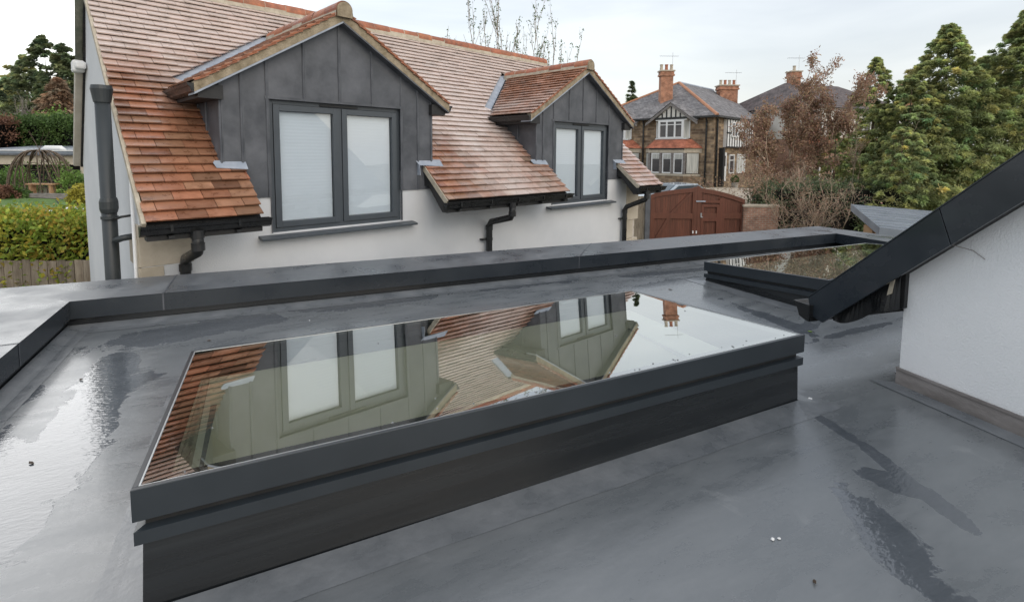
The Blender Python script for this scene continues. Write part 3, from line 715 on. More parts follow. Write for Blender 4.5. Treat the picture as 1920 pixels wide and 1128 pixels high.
# inner and outer lines
LI = lambda y: -1.448+(5.37-y)*.010
LO = lambda y: LI(y)-.80
I0, I1 = np.array([-1.448, 5.37]), np.array([8.40, 5.008])
O0, O1 = np.array([LO(6.165), 6.165]), np.array([8.96, 5.675])
RIl = lambda y: 8.40+(y-5.008)*.16; ROl = lambda y: 8.96+(y-5.675)*.0
def lerp(a, b, t): return tuple(a+(b-a)*t)
jp = lambda px, py: onplane(px, py, -1.252)[0]
cuts = [0, (jp(305, 551)-I0[0])/(I1[0]-I0[0]), (jp(1090, 482)-I0[0])/(I1[0]-I0[0]), 1]
ocut = [0, (jp(330, 519)-O0[0])/(O1[0]-O0[0]), (jp(1118, 459)-O0[0])/(O1[0]-O0[0]), 1]
cop = None
faces = []
GAP = .0015
for i in range(3):
    P = [lerp(I0, I1, cuts[i]+GAP*.3*(i > 0)), lerp(I0, I1, cuts[i+1]), lerp(O0, O1, ocut[i+1]), lerp(O0, O1, ocut[i]+GAP*.3*(i > 0))]
    faces.append(P)
ys = [5.37, 4.32, 1.3, -4.0]
for i in range(3):
    ya, yb = ys[i]-(.003 if i else 0), ys[i+1]; oa = 6.165 if i == 0 else ya
    faces.append([(LI(ya), ya), (LO(oa), oa), (LO(yb), yb), (LI(yb), yb)])
faces.append([(8.40, 5.008), (RIl(-4.0), -4.0), (ROl(-4.0), -4.0), (8.96, 5.675)])
def skin(P, name):
    # coloured fascia body plus a wet top sheet
    b = cpoly(P, name, ext)
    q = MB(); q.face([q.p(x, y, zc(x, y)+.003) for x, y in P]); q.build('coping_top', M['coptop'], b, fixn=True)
    return b
for P in faces: skin(P, 'coping')
# joint straps
for A, B in ((lerp(I0, I1, cuts[1]), lerp(O0, O1, ocut[1])), (lerp(I0, I1, cuts[2]), lerp(O0, O1, ocut[2])), ((LI(4.32), 4.32), (LO(4.32), 4.32)), ((LI(1.3), 1.3), (LO(1.3), 1.3))):
    A = np.array(A); B = np.array(B); d = (B-A)/np.linalg.norm(B-A); s = np.array([-d[1], d[0]])*.006
    q = MB(); pts = [A+s-d*.002, B+s, B-s, A-s-d*.002]; q.face([q.p(x, y, zc(x, y)+.0055) for x, y in pts]); 
    A2 = A-d*.0025; q.face([q.p(A2[0]+s[0], A2[1]+s[1], zc(*A2)+.005), q.p(A2[0]-s[0], A2[1]-s[1], zc(*A2)+.005), q.p(A2[0]-s[0], A2[1]-s[1], zc(*A2)-.149), q.p(A2[0]+s[0], A2[1]+s[1], zc(*A2)-.149)])
    q.build('joint_strip', M['lead'], ext)
# upstand under the coping (set back) and outer walls to the ground
q = MB()
def wallstrip(A, B, th, z0f, z1f):
    A = np.array(A); B = np.array(B); d = (B-A)/np.linalg.norm(B-A); n_ = np.array([-d[1], d[0]])*th
    pts = [A, B, B+n_, A+n_]
    q.hexa([(x, y, z0f(x, y)) for x, y in pts]+[(x, y, z1f(x, y)) for x, y in pts])
up = lambda x, y: zc(x, y)-.145
lo = lambda x, y: zroof(x, y)-.05
wallstrip((I0[0]-.04, I0[1]+.04), (I1[0]+.05, I1[1]+.04), .1, lo, up)
wallstrip((LI(-4)-.04, -4), (I0[0]-.04, I0[1]+.04), .1, lo, up)
wallstrip((I1[0]+.05, I1[1]+.04), (RIl(-4.0)+.05, -4.0), .1, lo, up)
q.build('upstand', M['kerb'], ext)
q = MB(); q.autouv = 1; gz = lambda x, y: -4.6
wallstrip((O0[0]+.06, O0[1]-.34), (O1[0]-.06, O1[1]-.34), .28, gz, up)
wallstrip((LO(-4)+.06, -4), (O0[0]+.06, O0[1]-.34), -.28, gz, up)
wallstrip((O1[0]-.1, O1[1]-.34), (ROl(-4.0)-.1, -4.0), -.28, gz, up)
q.build('wall', M['render'], ext)
# sloped trim where membrane turns up, and lap lines along the parapet
def strip(pts_in, pts_out, h, name='roof_trim', m_=None):
    q = MB()
    for (a, b), (c, d) in zip(zip(pts_in[:-1], pts_in[1:]), zip(pts_out[:-1], pts_out[1:])):
        a, b, c, d = (np.array(v, float) for v in (a, b, c, d)); n_ = max(2, int(np.linalg.norm(b-a)/.08)); prev = None
        for i in range(n_+1):
            t = i/n_; p0 = a+(b-a)*t; p1 = c+(d-c)*t; wob = .0 if i in (0, n_) else random.uniform(-.003, .003)+.005*math.sin(i*.35)
            p1 = p1+(p1-p0)/np.linalg.norm(p1-p0)*wob; cur = (p0, p0*.45+p1*.55, p1)
            if prev is not None:
                q.face([q.p(*prev[0], ZF+h), q.p(*cur[0], ZF+h), q.p(*cur[1], ZF+.0045), q.p(*prev[1], ZF+.0045)])
                q.face([q.p(*prev[1], ZF+.0045), q.p(*cur[1], ZF+.0045), q.p(*cur[2], ZF+.0020), q.p(*prev[2], ZF+.0020)])
            prev = cur
    return q.build(name, m_ or M['lappy'], ext)
strip([(LI(-3)-.03, -3), (I0[0]-.03, I0[1]+.03), (I1[0]+.03, I1[1]+.03), (RIl(-3)+.03, -3)], [(LI(-3)+.13, -3), (I0[0]+.14, I0[1]-.14), (I1[0]-.18, I1[1]-.13), (RIl(-3)-.16, -3)], .035)
# skylights
def skylight(x0, x1, y0, y1, zt, label, nbase, ty=-.07, tx=-.009, interior=True):
    """zt(x,y) gives the height of the glass top"""
    def T(x, y, z): return (x, y, zt(x, y)+z)
    q = MB(T); HF = .108; wd = .07
    # frame: vertical outer skirt, thin top lip around the glass
    for (a, b, c, d) in ((x0, x1, y0, y0+.018), (x0, x1, y1-.018, y1), (x0, x0+.018, y0+.018, y1-.018), (x1-.018, x1, y0+.018, y1-.018)):
        q.box(a, b, c, d, -HF, 0)
    sk = q.build('skylight', M['frame'], ext, bevel=.002); tag(sk, label=label)
    g = MB(T); g.quad((x0+.02, y0+.02, -.0015), (x1-.02, y0+.02, -.0015), (x1-.02, y1-.02, -.0015), (x0+.02, y1-.02, -.0015)); g.build('glass_pane', M['glass'], sk, fixn=False)
    e = MB(T); 
    for (a, b, c, d) in ((x0+.019, x1-.019, y0+.0185, y0+.022), (x0+.019, x1-.019, y1-.022, y1-.0185), (x0+.0185, x0+.024, y0+.022, y1-.022), (x1-.022, x1-.0185, y0+.022, y1-.022)):
        e.box(a, b, c, d, -.006, .0012)
    e.build('glass_trim', M['steel'], sk)
    dr = MB(T); rd = random.Random(3)
    for i in range(30):
        x = rd.uniform(x0+.1, x1-.1); y = y0+.035+abs(rd.gauss(0, .035)) if i < 24 else rd.uniform(y0+.1, y1-.1); rr_ = rd.uniform(.002, .0055)
        dr.tube([(x, y, -.001), (x, y, rr_*.35), (x, y, rr_*.6)], [rr_, rr_*.8, rr_*.2], 7)
    tag(dr.build('water_drops', M['drop'], sk, smooth=True), kind='stuff')
    f = MB(T); bd = .10
    for (a, b, c, d) in ((x0+.02, x1-.02, y0+.02, y0+bd-.02), (x0+.02, x1-.02, y1-bd, y1-.02), (x0+.02, x0+bd, y0+bd-.02, y1-bd), (x1-bd, x1-.02, y0+bd-.02, y1-bd)):
        f.box(a, b, c, d, -.05, -.0085)
    f.build('black_border', M['frit'], sk)
    k = MB(T); i1 = .030
    for (a, b, c, d) in ((x0+i1, x1-i1, y0+i1, y0+i1+.05), (x0+i1, x1-i1, y1-i1-.05, y1-i1), (x0+i1, x0+i1+.05, y0+i1+.05, y1-i1-.05), (x1-i1-.05, x1-i1, y0+i1+.05, y1-i1-.05)):
        k.box(a, b, c, d, -.145, -HF+.05)
    k.build('inner_rail', M['blackrough'], sk)
    # sloping ledge flashing
    l_ = MB(T)
    def ledge(A, B, n_):     # A,B outer corners, n_ inward
        pass
    zt0, zt1, zb = -.128, -.143, -.188
    O = [(x0+.002, y0+.002), (x1-.002, y0+.002), (x1-.002, y1-.002), (x0+.002, y1-.002)]; I = [(x0+.062, y0+.062), (x1-.062, y0+.062), (x1-.062, y1-.062), (x0+.062, y1-.062)]
    for i in range(4):
        j = (i+1) % 4
        l_.quad((*O[i], zt1), (*O[j], zt1), (*I[j], zt0), (*I[i], zt0)); l_.quad((*O[i], zb), (*O[j], zb), (*O[j], zt1), (*O[i], zt1)); l_.quad((*O[i], zb), (*I[i], zb), (*I[j], zb), (*O[j], zb))
    l_.build('flashing_ledge', M['frame'], sk, fixn=True)
    kb = MB(); kx = .022
    K = [(x0+kx, y0+kx), (x1-kx, y0+kx), (x1-kx, y1-kx), (x0+kx, y1-kx)]
    ns = 24
    for i in range(4):
        j = (i+1) % 4
        for s in range(ns):
            P = [np.array(K[i])+(np.array(K[j])-np.array(K[i]))*t for t in (s/ns, (s+1)/ns)]
            c_ = np.array([(x0+x1)/2, (y0+y1)/2]); out = .012
            lowp = [p_+(p_-c_)/np.linalg.norm(p_-c_)*out for p_ in P]
            kb.face([kb.p(*lowp[0], zroof(*lowp[0])), kb.p(*lowp[1], zroof(*lowp[1])), kb.p(*P[1], zt(*P[1])-.186), kb.p(*P[0], zt(*P[0])-.186)])
    kb.build('kerb', M['kerb'], sk, fixn=False)
    # membrane trim round the kerb
    o1, o2 = .012, .15
    A_ = [(x0-o1+kx, y0-o1+kx), (x1+o1-kx, y0-o1+kx), (x1+o1-kx, y1+o1-kx), (x0-o1+kx, y1+o1-kx)]; B_ = [(x0-o2, y0-o2), (x1+o2, y0-o2), (x1+o2, y1+o2), (x0-o2, y1+o2)]
    strip(A_+A_[:1], B_+B_[:1], .012, 'kerb_trim')
    # light shaft and room below
    s = MB(); dz = zt((x0+x1)/2, (y0+y1)/2); b0 = .10; fl = -2.15
    X0, X1, Y0, Y1 = x0+b0, x1-b0, y0+b0-.02, y1-b0
    def band(z0, z1, nm, mm, grow=0):
        s = MB(); a0, a1, c0, c1 = X0-grow, X1+grow, Y0-grow, Y1+grow
        P = [(a0, c0), (a1, c0), (a1, c1), (a0, c1)]
        for i in range(4):
            j = (i+1) % 4
            za = zt(*P[i])+z0 if z0 > -1 else z0; zb_ = zt(*P[j])+z0 if z0 > -1 else z0
            zc_ = z1
            s.face([s.p(*P[i], za), s.p(*P[j], zb_), s.p(*P[j], zc_), s.p(*P[i], zc_)])
        s.build(nm, mm, sk, fixn=False)
    band(-.045, -1.33, 'inner_kerb', M['kerb'])
    band(-1.328, fl, 'light_shaft', M['shaft'], .004)
    s = MB(); Z = -4.25; rx = 1.6
    s.box(X0-.3, X1+.3, Y0-rx, Y1+.2, Z-.05, Z); fo = s.build('room_floor', M['floorin'], sk)
    s = MB()
    for a, b, c, d in ((X0-.33, X0-.3, Y0-rx, Y1+.2), (X1+.3, X1+.33, Y0-rx, Y1+.2), (X0-.3, X1+.3, Y1+.2, Y1+.23), (X0-.3, X1+.3, Y0-rx-.03, Y0-rx)): s.box(a, b, c, d, Z, fl)
    s.build('room_wall', M['shaft'], sk)
    return sk
zt1 = lambda x, y: -.924-.0745*y-.0028*x
skylight(-.395, 2.928, 1.893, 3.495, zt1, 'long rectangular rooflight reflecting the tiled roof and dormers, nearest', 0)
skylight(4.73, 8.0, 2.865, 4.345, zt1, 'far rooflight reflecting brown and green trees, partly behind the dark bargeboard', 1)
# small debris lying on the roof
def debris(name, label, cat, px, py, kind, group=None, s=1):
    q = onroof(px, py); x, y, z = q; m = MB()
    if kind == 'leaf':
        an = random.uniform(0, 6); c, si_ = math.cos(an), math.sin(an); Lf = .018*s; Wf = .008*s
        pts = [(-Lf, 0, .004), (-Lf*.3, Wf, .007), (Lf*.5, Wf*.8, .004), (Lf, 0, .009), (Lf*.4, -Wf, .005), (-Lf*.4, -Wf*.9, .003)]
        m.prism([(x+a*c-b*si_, y+a*si_+b*c, z+h) for a, b, h in pts], (0, 0, .0012))
        o = m.build(name, mat('leaf_'+name+str(px), (.05, .03, .015) if 'green' not in label else (.16, .26, .03), None, 9, .6))
    else:
        for k in range(5):
            r = .006*s*random.uniform(.6, 1.2); cx_, cy_ = x+random.uniform(-.004, .004)*s, y+random.uniform(-.004, .004)*s
            m.tube([(cx_, cy_, z+.001), (cx_+r*.3, cy_, z+r*.7), (cx_, cy_+r*.2, z+r*1.3)], [r, r*.9, r*.3], 6)
        o = m.build(name, M['white'] if 'white' in label or 'pale' in label else M['flash'])
    tag(o, label, cat, group)
debris('pebble', 'small white chip of mortar lying in front of the long rooflight, left of the pair', 'debris', 1449, 1012, 'stone', s=.9)
debris('pebble', 'small white chip of mortar lying in front of the long rooflight, right of the pair', 'debris', 1460, 1010, 'stone', s=.8)
debris('leaf', 'small dark leaf on wet roof nearest the bottom edge of the photo', 'leaf', 1527, 1092, 'leaf', s=.7)
debris('leaf', 'green leaf fragment at the right corner of the long rooflight', 'leaf', 1519, 622, 'leaf', s=1.1)
debris('leaf', 'dark leaf lying in the bright puddle on the left', 'leaf', 152, 712, 'leaf', s=1)
debris('leaf', 'dark leaf on wet roof below the left puddle', 'leaf', 59, 869, 'leaf', s=1)
debris('leaf', 'tiny dark leaf behind the far edge of the long rooflight', 'leaf', 392, 639, 'leaf', s=.9)
debris('leaf', 'dark leaf on the pale wet streak right of the long rooflight far corner', 'leaf', 1257, 543, 'leaf', s=1.5)
debris('pebble', 'pale grit speck behind the far edge of the long rooflight', 'debris', 580, 601, 'stone', s=.7)
debris('pebble', 'dark plug at the foot of the white gable wall corner', 'debris', 1680, 698, 'stone', s=.9)
debris('stick', 'short pale mastic strip at the right foot of the long rooflight', 'debris', 1518, 748, 'stone', s=1.4)

# ================================================================== white gable with black bargeboard, right
gab = empty('pebbledashed_gable_house', (4, -1, -4.3), 'white pebbled gable wall with long black bargeboard rising to the right edge', 'house')
W0 = np.array([3.726, 1.7625, 0.0]); GD = np.array([-.16481, -.98633, 0]); GN = np.array([-.98633, .16481, 0])
GK = 1.0
def G(s, o, z): return (W0+GD*s+GN*o+np.array([0, 0, z]))*GK      # s along wall to camera, o outwards
zw = lambda s: ZF
BO = .14; FH_ = .122
zbt = lambda s: -1.076+.897*(s+.614); zbb = lambda s: zbt(s)-.268
m = MB(G); m.autouv = 1
m.prism([(0, 0, ZF+FH_-.01), (3.6, 0, ZF+FH_-.01), (3.6, 0, zbb(3.6)+.12), (0, 0, zbb(0)+.12)], (0, -.25, 0))
m.box(0, 3.6, -.27, -.02, -4.4, ZF+FH_-.01)
m.box(0, .25, -5.3, -.27, -4.4, -.9)
m.build('wall', M['render_coarse'], gab)
m = MB(G)
m.prism([(-.012, .005, ZF+.008), (3.6, .005, ZF+.008), (3.6, .005, ZF+FH_), (-.012, .005, ZF+FH_)], (0, .006, 0))
m.prism([(-.012, .012, ZF+FH_-.012), (3.6, .012, ZF+FH_-.012), (3.6, .012, ZF+FH_+.004), (-.012, .012, ZF+FH_+.004)], (0, .008, 0))
m.prism([(-.012, .010, ZF+.008), (-.012, -1.5, ZF+.008), (-.012, -1.5, ZF+FH_), (-.012, .010, ZF+FH_)], (.008, 0, 0))
m.build('lead_flashing', M['flash'], gab)
q = MB(G); q.face([q.p(-.03, .012, ZF+.014), q.p(3.6, .012, ZF+.014), q.p(3.6, .11, ZF+.004), q.p(-.12, .11, ZF+.004)])
q.build('roof_trim', M['lappy'], gab)
js = .326; jd = .075
q = MB(G); q.prism([(-.47, BO, zbb(-.47)), (js, BO, zbb(js)), (js-jd, BO, zbt(js-jd)), (-.60, BO, zbt(-.60)), (-.565, BO, -1.19)], (0, -.02, 0)); q.build('bargeboard', M['coping'], gab, bevel=.002)
q = MB(G); q.prism([(js+.004, BO, zbb(js+.004)), (3.6, BO, zbb(3.6)), (3.6, BO, zbt(3.6)), (js-jd+.004, BO, zbt(js-jd+.004))], (0, -.02, 0)); q.build('bargeboard', M['coping'], gab, bevel=.002)
q = MB(G); q.prism([(-.60, BO+.004, zbt(-.60)+.001), (3.6, BO+.004, zbt(3.6)+.001), (3.6, BO+.004, zbt(3.6)+.009), (-.60, BO+.004, zbt(-.60)+.009)], (0, -.12, 0)); q.build('verge_trim', M['frame'], gab)
q = MB(G); q.prism([(-.58, BO-.02, zbt(-.58)-.01), (3.6, BO-.02, zbt(3.6)-.01), (3.6, BO-.02, zbt(3.6)-.05), (-.58, BO-.02, zbt(-.58)-.05)], (0, -5.2, 0)); q.build('roof_slope', M['lead'], gab)
q = MB(G); q.prism([(-.45, BO-.022, zbb(-.45)+.03), (3.6, BO-.022, zbb(3.6)+.03), (3.6, BO-.022, zbb(3.6)+.045), (-.45, BO-.022, zbb(-.45)+.045)], (0, -.13, 0)); q.build('soffit', M['blackrough'], gab)
T = lambda x, y, z: G(-.685+y, BO+.03-x, z)
gutter(0, 5.2, -.015, -1.105, gab, T=T, w=.15, h=.125, brackets=False)
q = MB(G); q.prism([(-.45, .06, -1.20), (.02, .03, -.97), (.02, .03, -.68), (-.45, .06, -1.08)], (0, -.10, 0)); q.build('eaves_box', M['blackrough'], gab)
q = MB(G)      # wavy dressed black skirt under the verge
xs = np.linspace(-.44, .02, 18)
wv = lambda s: -1.20+.58*(s+.44)-.045*abs(math.sin((s+.44)*10.5))
for a, b in zip(xs[:-1], xs[1:]):
    o = lambda s: .075-.02*math.sin(s*24)
    q.face([q.p(a, o(a), wv(a)), q.p(b, o(b), wv(b)), q.p(b, .075, zbb(b)+.03), q.p(a, .075, zbb(a)+.03)])
q.build('felt_skirt', M['black'], gab)
q = MB(G); q.prism([(-.05, .085, -.90), (-.02, .085, -.88), (.0, .085, -.74), (-.025, .085, -.75)], (0, .006, 0)); q.build('peeling_render_edge', M['mortar_pale'], gab)
q = MB(G); q.tube([(js-.01, BO-.03, zbb(js)-.002), (js+.04, .016, zbb(js)-.03), (js+.10, .012, zbb(js)-.07)], .0024, 5); q.build('dangling_twig', M['flash'], gab)
# ================================================================== vegetation generators
def leafmat(name, c1, c2, rough=.55, transl=.25, scale=.8): return mat(name, c1, c2, scale, rough, attr='tint', transl=transl, spec=.3)
M['conifer'] = leafmat('cypress_foliage', (.28, .33, .16), (.45, .49, .24), .6, .5)
M['conifer_dark'] = leafmat('dark_conifer_foliage', (.09, .125, .070), (.155, .19, .10))
M['brownleaf'] = leafmat('dead_brown_foliage', (.29, .185, .125), (.45, .31, .22), .8, .3)
M['hedge'] = leafmat('mixed_hedge_leaf', (.27, .28, .06), (.40, .38, .09), .5, .4)
M['privet'] = leafmat('dark_green_leaf', (.055, .11, .03), (.10, .16, .045), .5, .25)
M['shrub'] = leafmat('bright_green_leaf', (.14, .25, .055), (.23, .34, .09), .5, .3)
M['yellow'] = leafmat('golden_leaf', (.34, .30, .05), (.45, .42, .08), .5, .3)
M['beech'] = leafmat('copper_leaf', (.15, .075, .05), (.22, .12, .08), .6, .2)
M['bark'] = mat('bark', (.09, .065, .045), (.19, .14, .10), 6, .9, bump=.6, bscale=30)
M['twig'] = mat('pale_twigs', (.28, .21, .15), (.44, .35, .26), 5, .9)
M['bircht'] = mat('pale_bark', (.22, .19, .16), (.36, .33, .29), 4, .9)

def nrm(a): return a/(np.linalg.norm(a, axis=1, keepdims=True)+1e-9)
def leaves(c, d, ln, wd, r, droop=0.0, flat=.0):
    """rhombic leaves: c centres (n,3), d directions (n,3)"""
    n = len(c); d = nrm(d); q = r.normal(size=(n, 3)); q[:, 2] += flat; s = nrm(np.cross(d, q))
    up = np.cross(s, d)
    ln = ln*r.uniform(.6, 1.3, (n, 1)); wd = wd*r.uniform(.6, 1.3, (n, 1))
    P = np.stack([c-d*ln*.5, c+s*wd*.5+up*wd*.15, c+d*ln*.5-np.array([0, 0, 1.])*droop*ln, c-s*wd*.5+up*wd*.15], 1).reshape(-1, 3)
    return P, np.arange(4*n).reshape(n, 4)

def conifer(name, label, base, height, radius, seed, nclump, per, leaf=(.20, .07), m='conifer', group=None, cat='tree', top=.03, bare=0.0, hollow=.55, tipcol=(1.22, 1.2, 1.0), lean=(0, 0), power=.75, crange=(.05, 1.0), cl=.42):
    r = np.random.default_rng(seed)
    e = empty(name, base, label, cat, group)
    base = np.array(base, float)
    t = r.uniform(0, 1, nclump)**1.0*(crange[1]-crange[0])+crange[0]; ang = r.uniform(0, 2*np.pi, nclump)
    k1, k2 = r.uniform(0, 6, 2)
    lob = 1+.15*np.sin(ang*3+k1+t*7)+.12*np.sin(ang*5+k2-t*13)+.10*np.sin(t*31+ang)+r.normal(0, .13, nclump)
    rad = radius*(np.clip(1-t, 0, 1)**power+top)*lob*np.minimum(1, .55+t*3)
    inner = r.random(nclump) < (1-hollow)*.6
    rad = np.where(inner, rad*r.uniform(.35, .8, nclump), rad)
    ctr = np.stack([np.cos(ang)*rad+lean[0]*t, np.sin(ang)*rad+lean[1]*t, t*height], 1)
    out = np.stack([np.cos(ang), np.sin(ang), .45+.9*t**3-.2*(1-t)], 1); out = nrm(out)
    ct = r.normal(1, .17, nclump); ch = r.normal(0, .09, nclump)
    idx = np.repeat(np.arange(nclump), per); n = len(idx)
    size = (cl*(.30+.98*(1-t)))[idx][:, None]
    along = r.beta(2, 1.6, (n, 1))
    side = r.normal(size=(n, 3)); side -= (side*out[idx]).sum(1, keepdims=True)*out[idx]
    side[:, 2] *= .75
    pos = ctr[idx]+out[idx]*size*(along*1.5-.75)+side*size*.42*(1.15-along)
    pos[:, 2] -= (along[:, 0]**2)*size[:, 0]*.38
    d = out[idx]*1.0+side*.75+np.array([0, 0, -.35])+r.normal(0, .25, (n, 3))
    P, Fc = leaves(pos, d, leaf[0], leaf[1], r, droop=.18, flat=.5)
    a = along; tint = np.ones((n, 3))*ct[idx][:, None]*(.62+.62*a)  # shaded spray insides and lit tips put into the leaf tint
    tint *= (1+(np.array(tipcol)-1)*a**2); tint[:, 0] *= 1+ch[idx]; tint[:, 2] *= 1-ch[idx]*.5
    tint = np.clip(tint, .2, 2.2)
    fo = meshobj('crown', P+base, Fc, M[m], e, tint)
    q = MB(); zt_ = height*(1-top)
    q.tube([base+np.array([lean[0]*x, lean[1]*x, zt_*x]) for x in (0, .3, .6, .97)], [radius*.07+.05, radius*.055+.03, .05, .012], 7); q.build('trunk', M['bark'], e)
    return e, (r, ctr, out, t)

class Twigs:
    def __init__(s): s.V = []; s.F = []; s.n = 0
    def seg(s, P, R):
        P = np.asarray(P, float); m_ = len(P); ring = []
        for i in range(m_):
            d = P[min(i+1, m_-1)]-P[max(i-1, 0)]; d /= np.linalg.norm(d)+1e-9
            x = np.cross(d, [0.31, .77, .1]); x /= np.linalg.norm(x)+1e-9; y = np.cross(d, x)
            for k in range(3):
                a = 2.0944*k; s.V.append(P[i]+R[i]*(x*math.cos(a)+y*math.sin(a)))
        for i in range(m_-1):
            b = s.n+i*3
            for k in range(3): s.F.append((b+k, b+(k+1) % 3, b+3+(k+1) % 3, b+3+k))
        s.n += m_*3
    def grow(s, p, d, L_, R_, depth, r, spread=.6, upw=.15, tips=None, kids=(3, 5), shrink=.62):
        n = 4; P = [p]; dd = np.array(d, float)
        for i in range(n):
            dd = dd+r.normal(0, .13, 3)+np.array([0, 0, upw*.3]); dd /= np.linalg.norm(dd); P.append(P[-1]+dd*L_/n)
        s.seg(P, [R_*(1-.6*i/n) for i in range(n+1)])
        if tips is not None and depth <= 1: tips += [(P[i], dd) for i in range(1, n+1)]
        if depth > 0:
            for k in range(r.integers(*kids)):
                i = r.integers(1, n+1); q = dd+r.normal(0, spread, 3)+np.array([0, 0, upw]); q /= np.linalg.norm(q)
                s.grow(P[i], q, L_*shrink*r.uniform(.7, 1.2), max(R_*.5, .004), depth-1, r, spread, upw, tips, kids, shrink)
    def build(s, name, m, parent): return meshobj(name, np.array(s.V), np.array(s.F), m, parent)

def leafy_tree(name, label, base, height, seed, stems, depth, m_leaf, nleaf, leaf, group=None, cat='tree', spread=.6, upw=.3, R0=.06, bark='twig', lmul=.5, jitter=.1, kids=(3, 5), sp0=.25, shrink=.62, tintj=.2):
    r = np.random.default_rng(seed); e = empty(name, base, label, cat, group); base = np.array(base, float)
    T_ = Twigs(); tips = []
    for k in range(stems):
        d = np.array([r.normal(0, sp0), r.normal(0, sp0), 1.0]); d /= np.linalg.norm(d)
        p = base+np.array([r.normal(0, .15), r.normal(0, .15), 0])*(stems > 1)
        T_.grow(p, d, height*lmul*r.uniform(.8, 1.1), R0, depth, r, spread, upw, tips, kids, shrink)
    T_.build('branches', M[bark], e)
    if nleaf:
        ii = r.integers(0, len(tips), nleaf); c = np.array([tips[i][0] for i in ii])+r.normal(0, jitter, (nleaf, 3)); d = np.array([tips[i][1] for i in ii])+r.normal(0, .7, (nleaf, 3))
        P, Fc = leaves(c, d, leaf[0], leaf[1], r, .1)
        cl = r.normal(1, tintj, (len(tips), 1))[ii]; tint = np.clip(cl*np.ones((nleaf, 3))*(1+r.normal(0, .07, (nleaf, 3))), .3, 2)
        meshobj('foliage', P, Fc, m_leaf if not isinstance(m_leaf, str) else M[m_leaf], e, tint)
    return e

def shrub(name, label, centre, size, seed, m, n, leaf, group=None, cat='shrub', cols=None, boxy=False, stems=True, clump=60, fr=None):
    """centre is the bottom centre; size = (half lateral, half depth, height), in the photo frame unless fr"""
    r = np.random.default_rng(seed); X, Y = (RH, FH) if fr is None else fr
    centre = np.array(centre, float); e = empty(name, centre, label, cat, group)
    nc = max(1, n//clump)
    if boxy:
        u = r.uniform(-1, 1, (nc, 3)); f = r.integers(0, 5, nc); sg = np.sign(r.normal(size=nc))
        u[f < 2, 1] = -1; u[f == 2, 2] = 1; u[f == 3, 2] = 1; u[f == 4, 0] = sg[f == 4]
        u += r.normal(0, .035, u.shape); u[:, 2] = (u[:, 2]+1)/2
        out = np.stack([u[:, 0]*.2, -np.ones(nc)*.6*(f < 2), (f > 1)*1.0+.3], 1)
    else:
        v = r.normal(size=(nc, 3)); v[:, 2] = np.abs(v[:, 2])*.9; v = nrm(v); rr = r.uniform(.55, 1.0, (nc, 1))**.5
        u = v*rr*(1+.12*np.sin(v[:, :1]*7+v[:, 1:2]*5)); out = v
    ctr = centre+X*(u[:, :1]*size[0])+Y*(u[:, 1:2]*size[1])+np.array([0, 0, 1.])*(u[:, 2:3]*size[2])
    o3 = X*out[:, :1]+Y*out[:, 1:2]+np.array([0, 0, 1.])*out[:, 2:3]
    ii = np.repeat(np.arange(nc), clump); N_ = len(ii); sz = min(size[0], size[2])*.22 if not boxy else leaf[0]*2.2
    c = ctr[ii]+r.normal(0, sz*.6, (N_, 3)); d = o3[ii]+r.normal(0, .8, (N_, 3))
    P, Fc = leaves(c, d, leaf[0], leaf[1], r, .1, .8)
    tint = np.ones((N_, 3))*r.normal(1, .16, (nc, 1))[ii]*(1+r.normal(0, .10, (N_, 1)))
    if cols is not None:
        C_ = np.array(cols); k = r.integers(0, len(C_), nc); tint *= np.where(r.random((N_, 1)) < .75, C_[k][ii], C_[r.integers(0, len(C_), N_)])
    tint = np.clip(tint, .15, 2.8)
    meshobj('foliage', P, Fc, M[m], e, tint)
    q = MB()
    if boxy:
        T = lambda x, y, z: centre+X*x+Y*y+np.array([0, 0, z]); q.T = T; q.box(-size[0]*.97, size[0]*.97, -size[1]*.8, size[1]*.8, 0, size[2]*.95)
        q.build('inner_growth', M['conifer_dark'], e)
    else:
        for k in range(5):
            a = r.uniform(0, 6.28); q.tube([centre, centre+np.array([math.cos(a)*size[0]*.25, math.sin(a)*size[0]*.25, size[2]*.45]), centre+np.array([math.cos(a)*size[0]*.5, math.sin(a)*size[0]*.5, size[2]*.85])], [.03, .02, .008], 5)
        q.build('stems', M['bark'], e)
    return e
def G_at(px, dist, dz=0): q = at(px, 300, dist); return np.array([q[0], q[1], ground_z(q[0], q[1])+dz])
def zpx(px, py, dist): return float(at(px, py, dist)[2])      # height of a photo row at a distance

# ---- right-hand conifers
def con(px, pytop, dist, radius, seed, ncl, per, label, name='cypress_tree', **k):
    b = G_at(px, dist); h = zpx(px, pytop, dist)-b[2]
    return conifer(name, label, b, h, radius, seed, ncl, per, **k)
GR = 'tall conifers along the right boundary'
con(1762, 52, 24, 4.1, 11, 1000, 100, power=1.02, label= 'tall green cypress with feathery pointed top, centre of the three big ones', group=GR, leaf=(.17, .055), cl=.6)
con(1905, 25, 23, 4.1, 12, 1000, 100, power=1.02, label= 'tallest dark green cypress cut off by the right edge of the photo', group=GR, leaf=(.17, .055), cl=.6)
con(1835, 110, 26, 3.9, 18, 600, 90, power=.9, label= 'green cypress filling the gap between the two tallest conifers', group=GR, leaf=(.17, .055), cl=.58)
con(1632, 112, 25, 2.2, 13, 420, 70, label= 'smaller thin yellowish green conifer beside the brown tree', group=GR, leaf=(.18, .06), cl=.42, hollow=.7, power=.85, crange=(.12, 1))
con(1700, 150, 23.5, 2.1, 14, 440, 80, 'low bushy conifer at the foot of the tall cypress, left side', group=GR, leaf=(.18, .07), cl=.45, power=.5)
con(1690, 240, 20.5, 1.6, 15, 300, 75, 'bright green bushy conifer directly behind the grey canopy roof', group=GR, leaf=(.16, .06), cl=.38, power=.5)
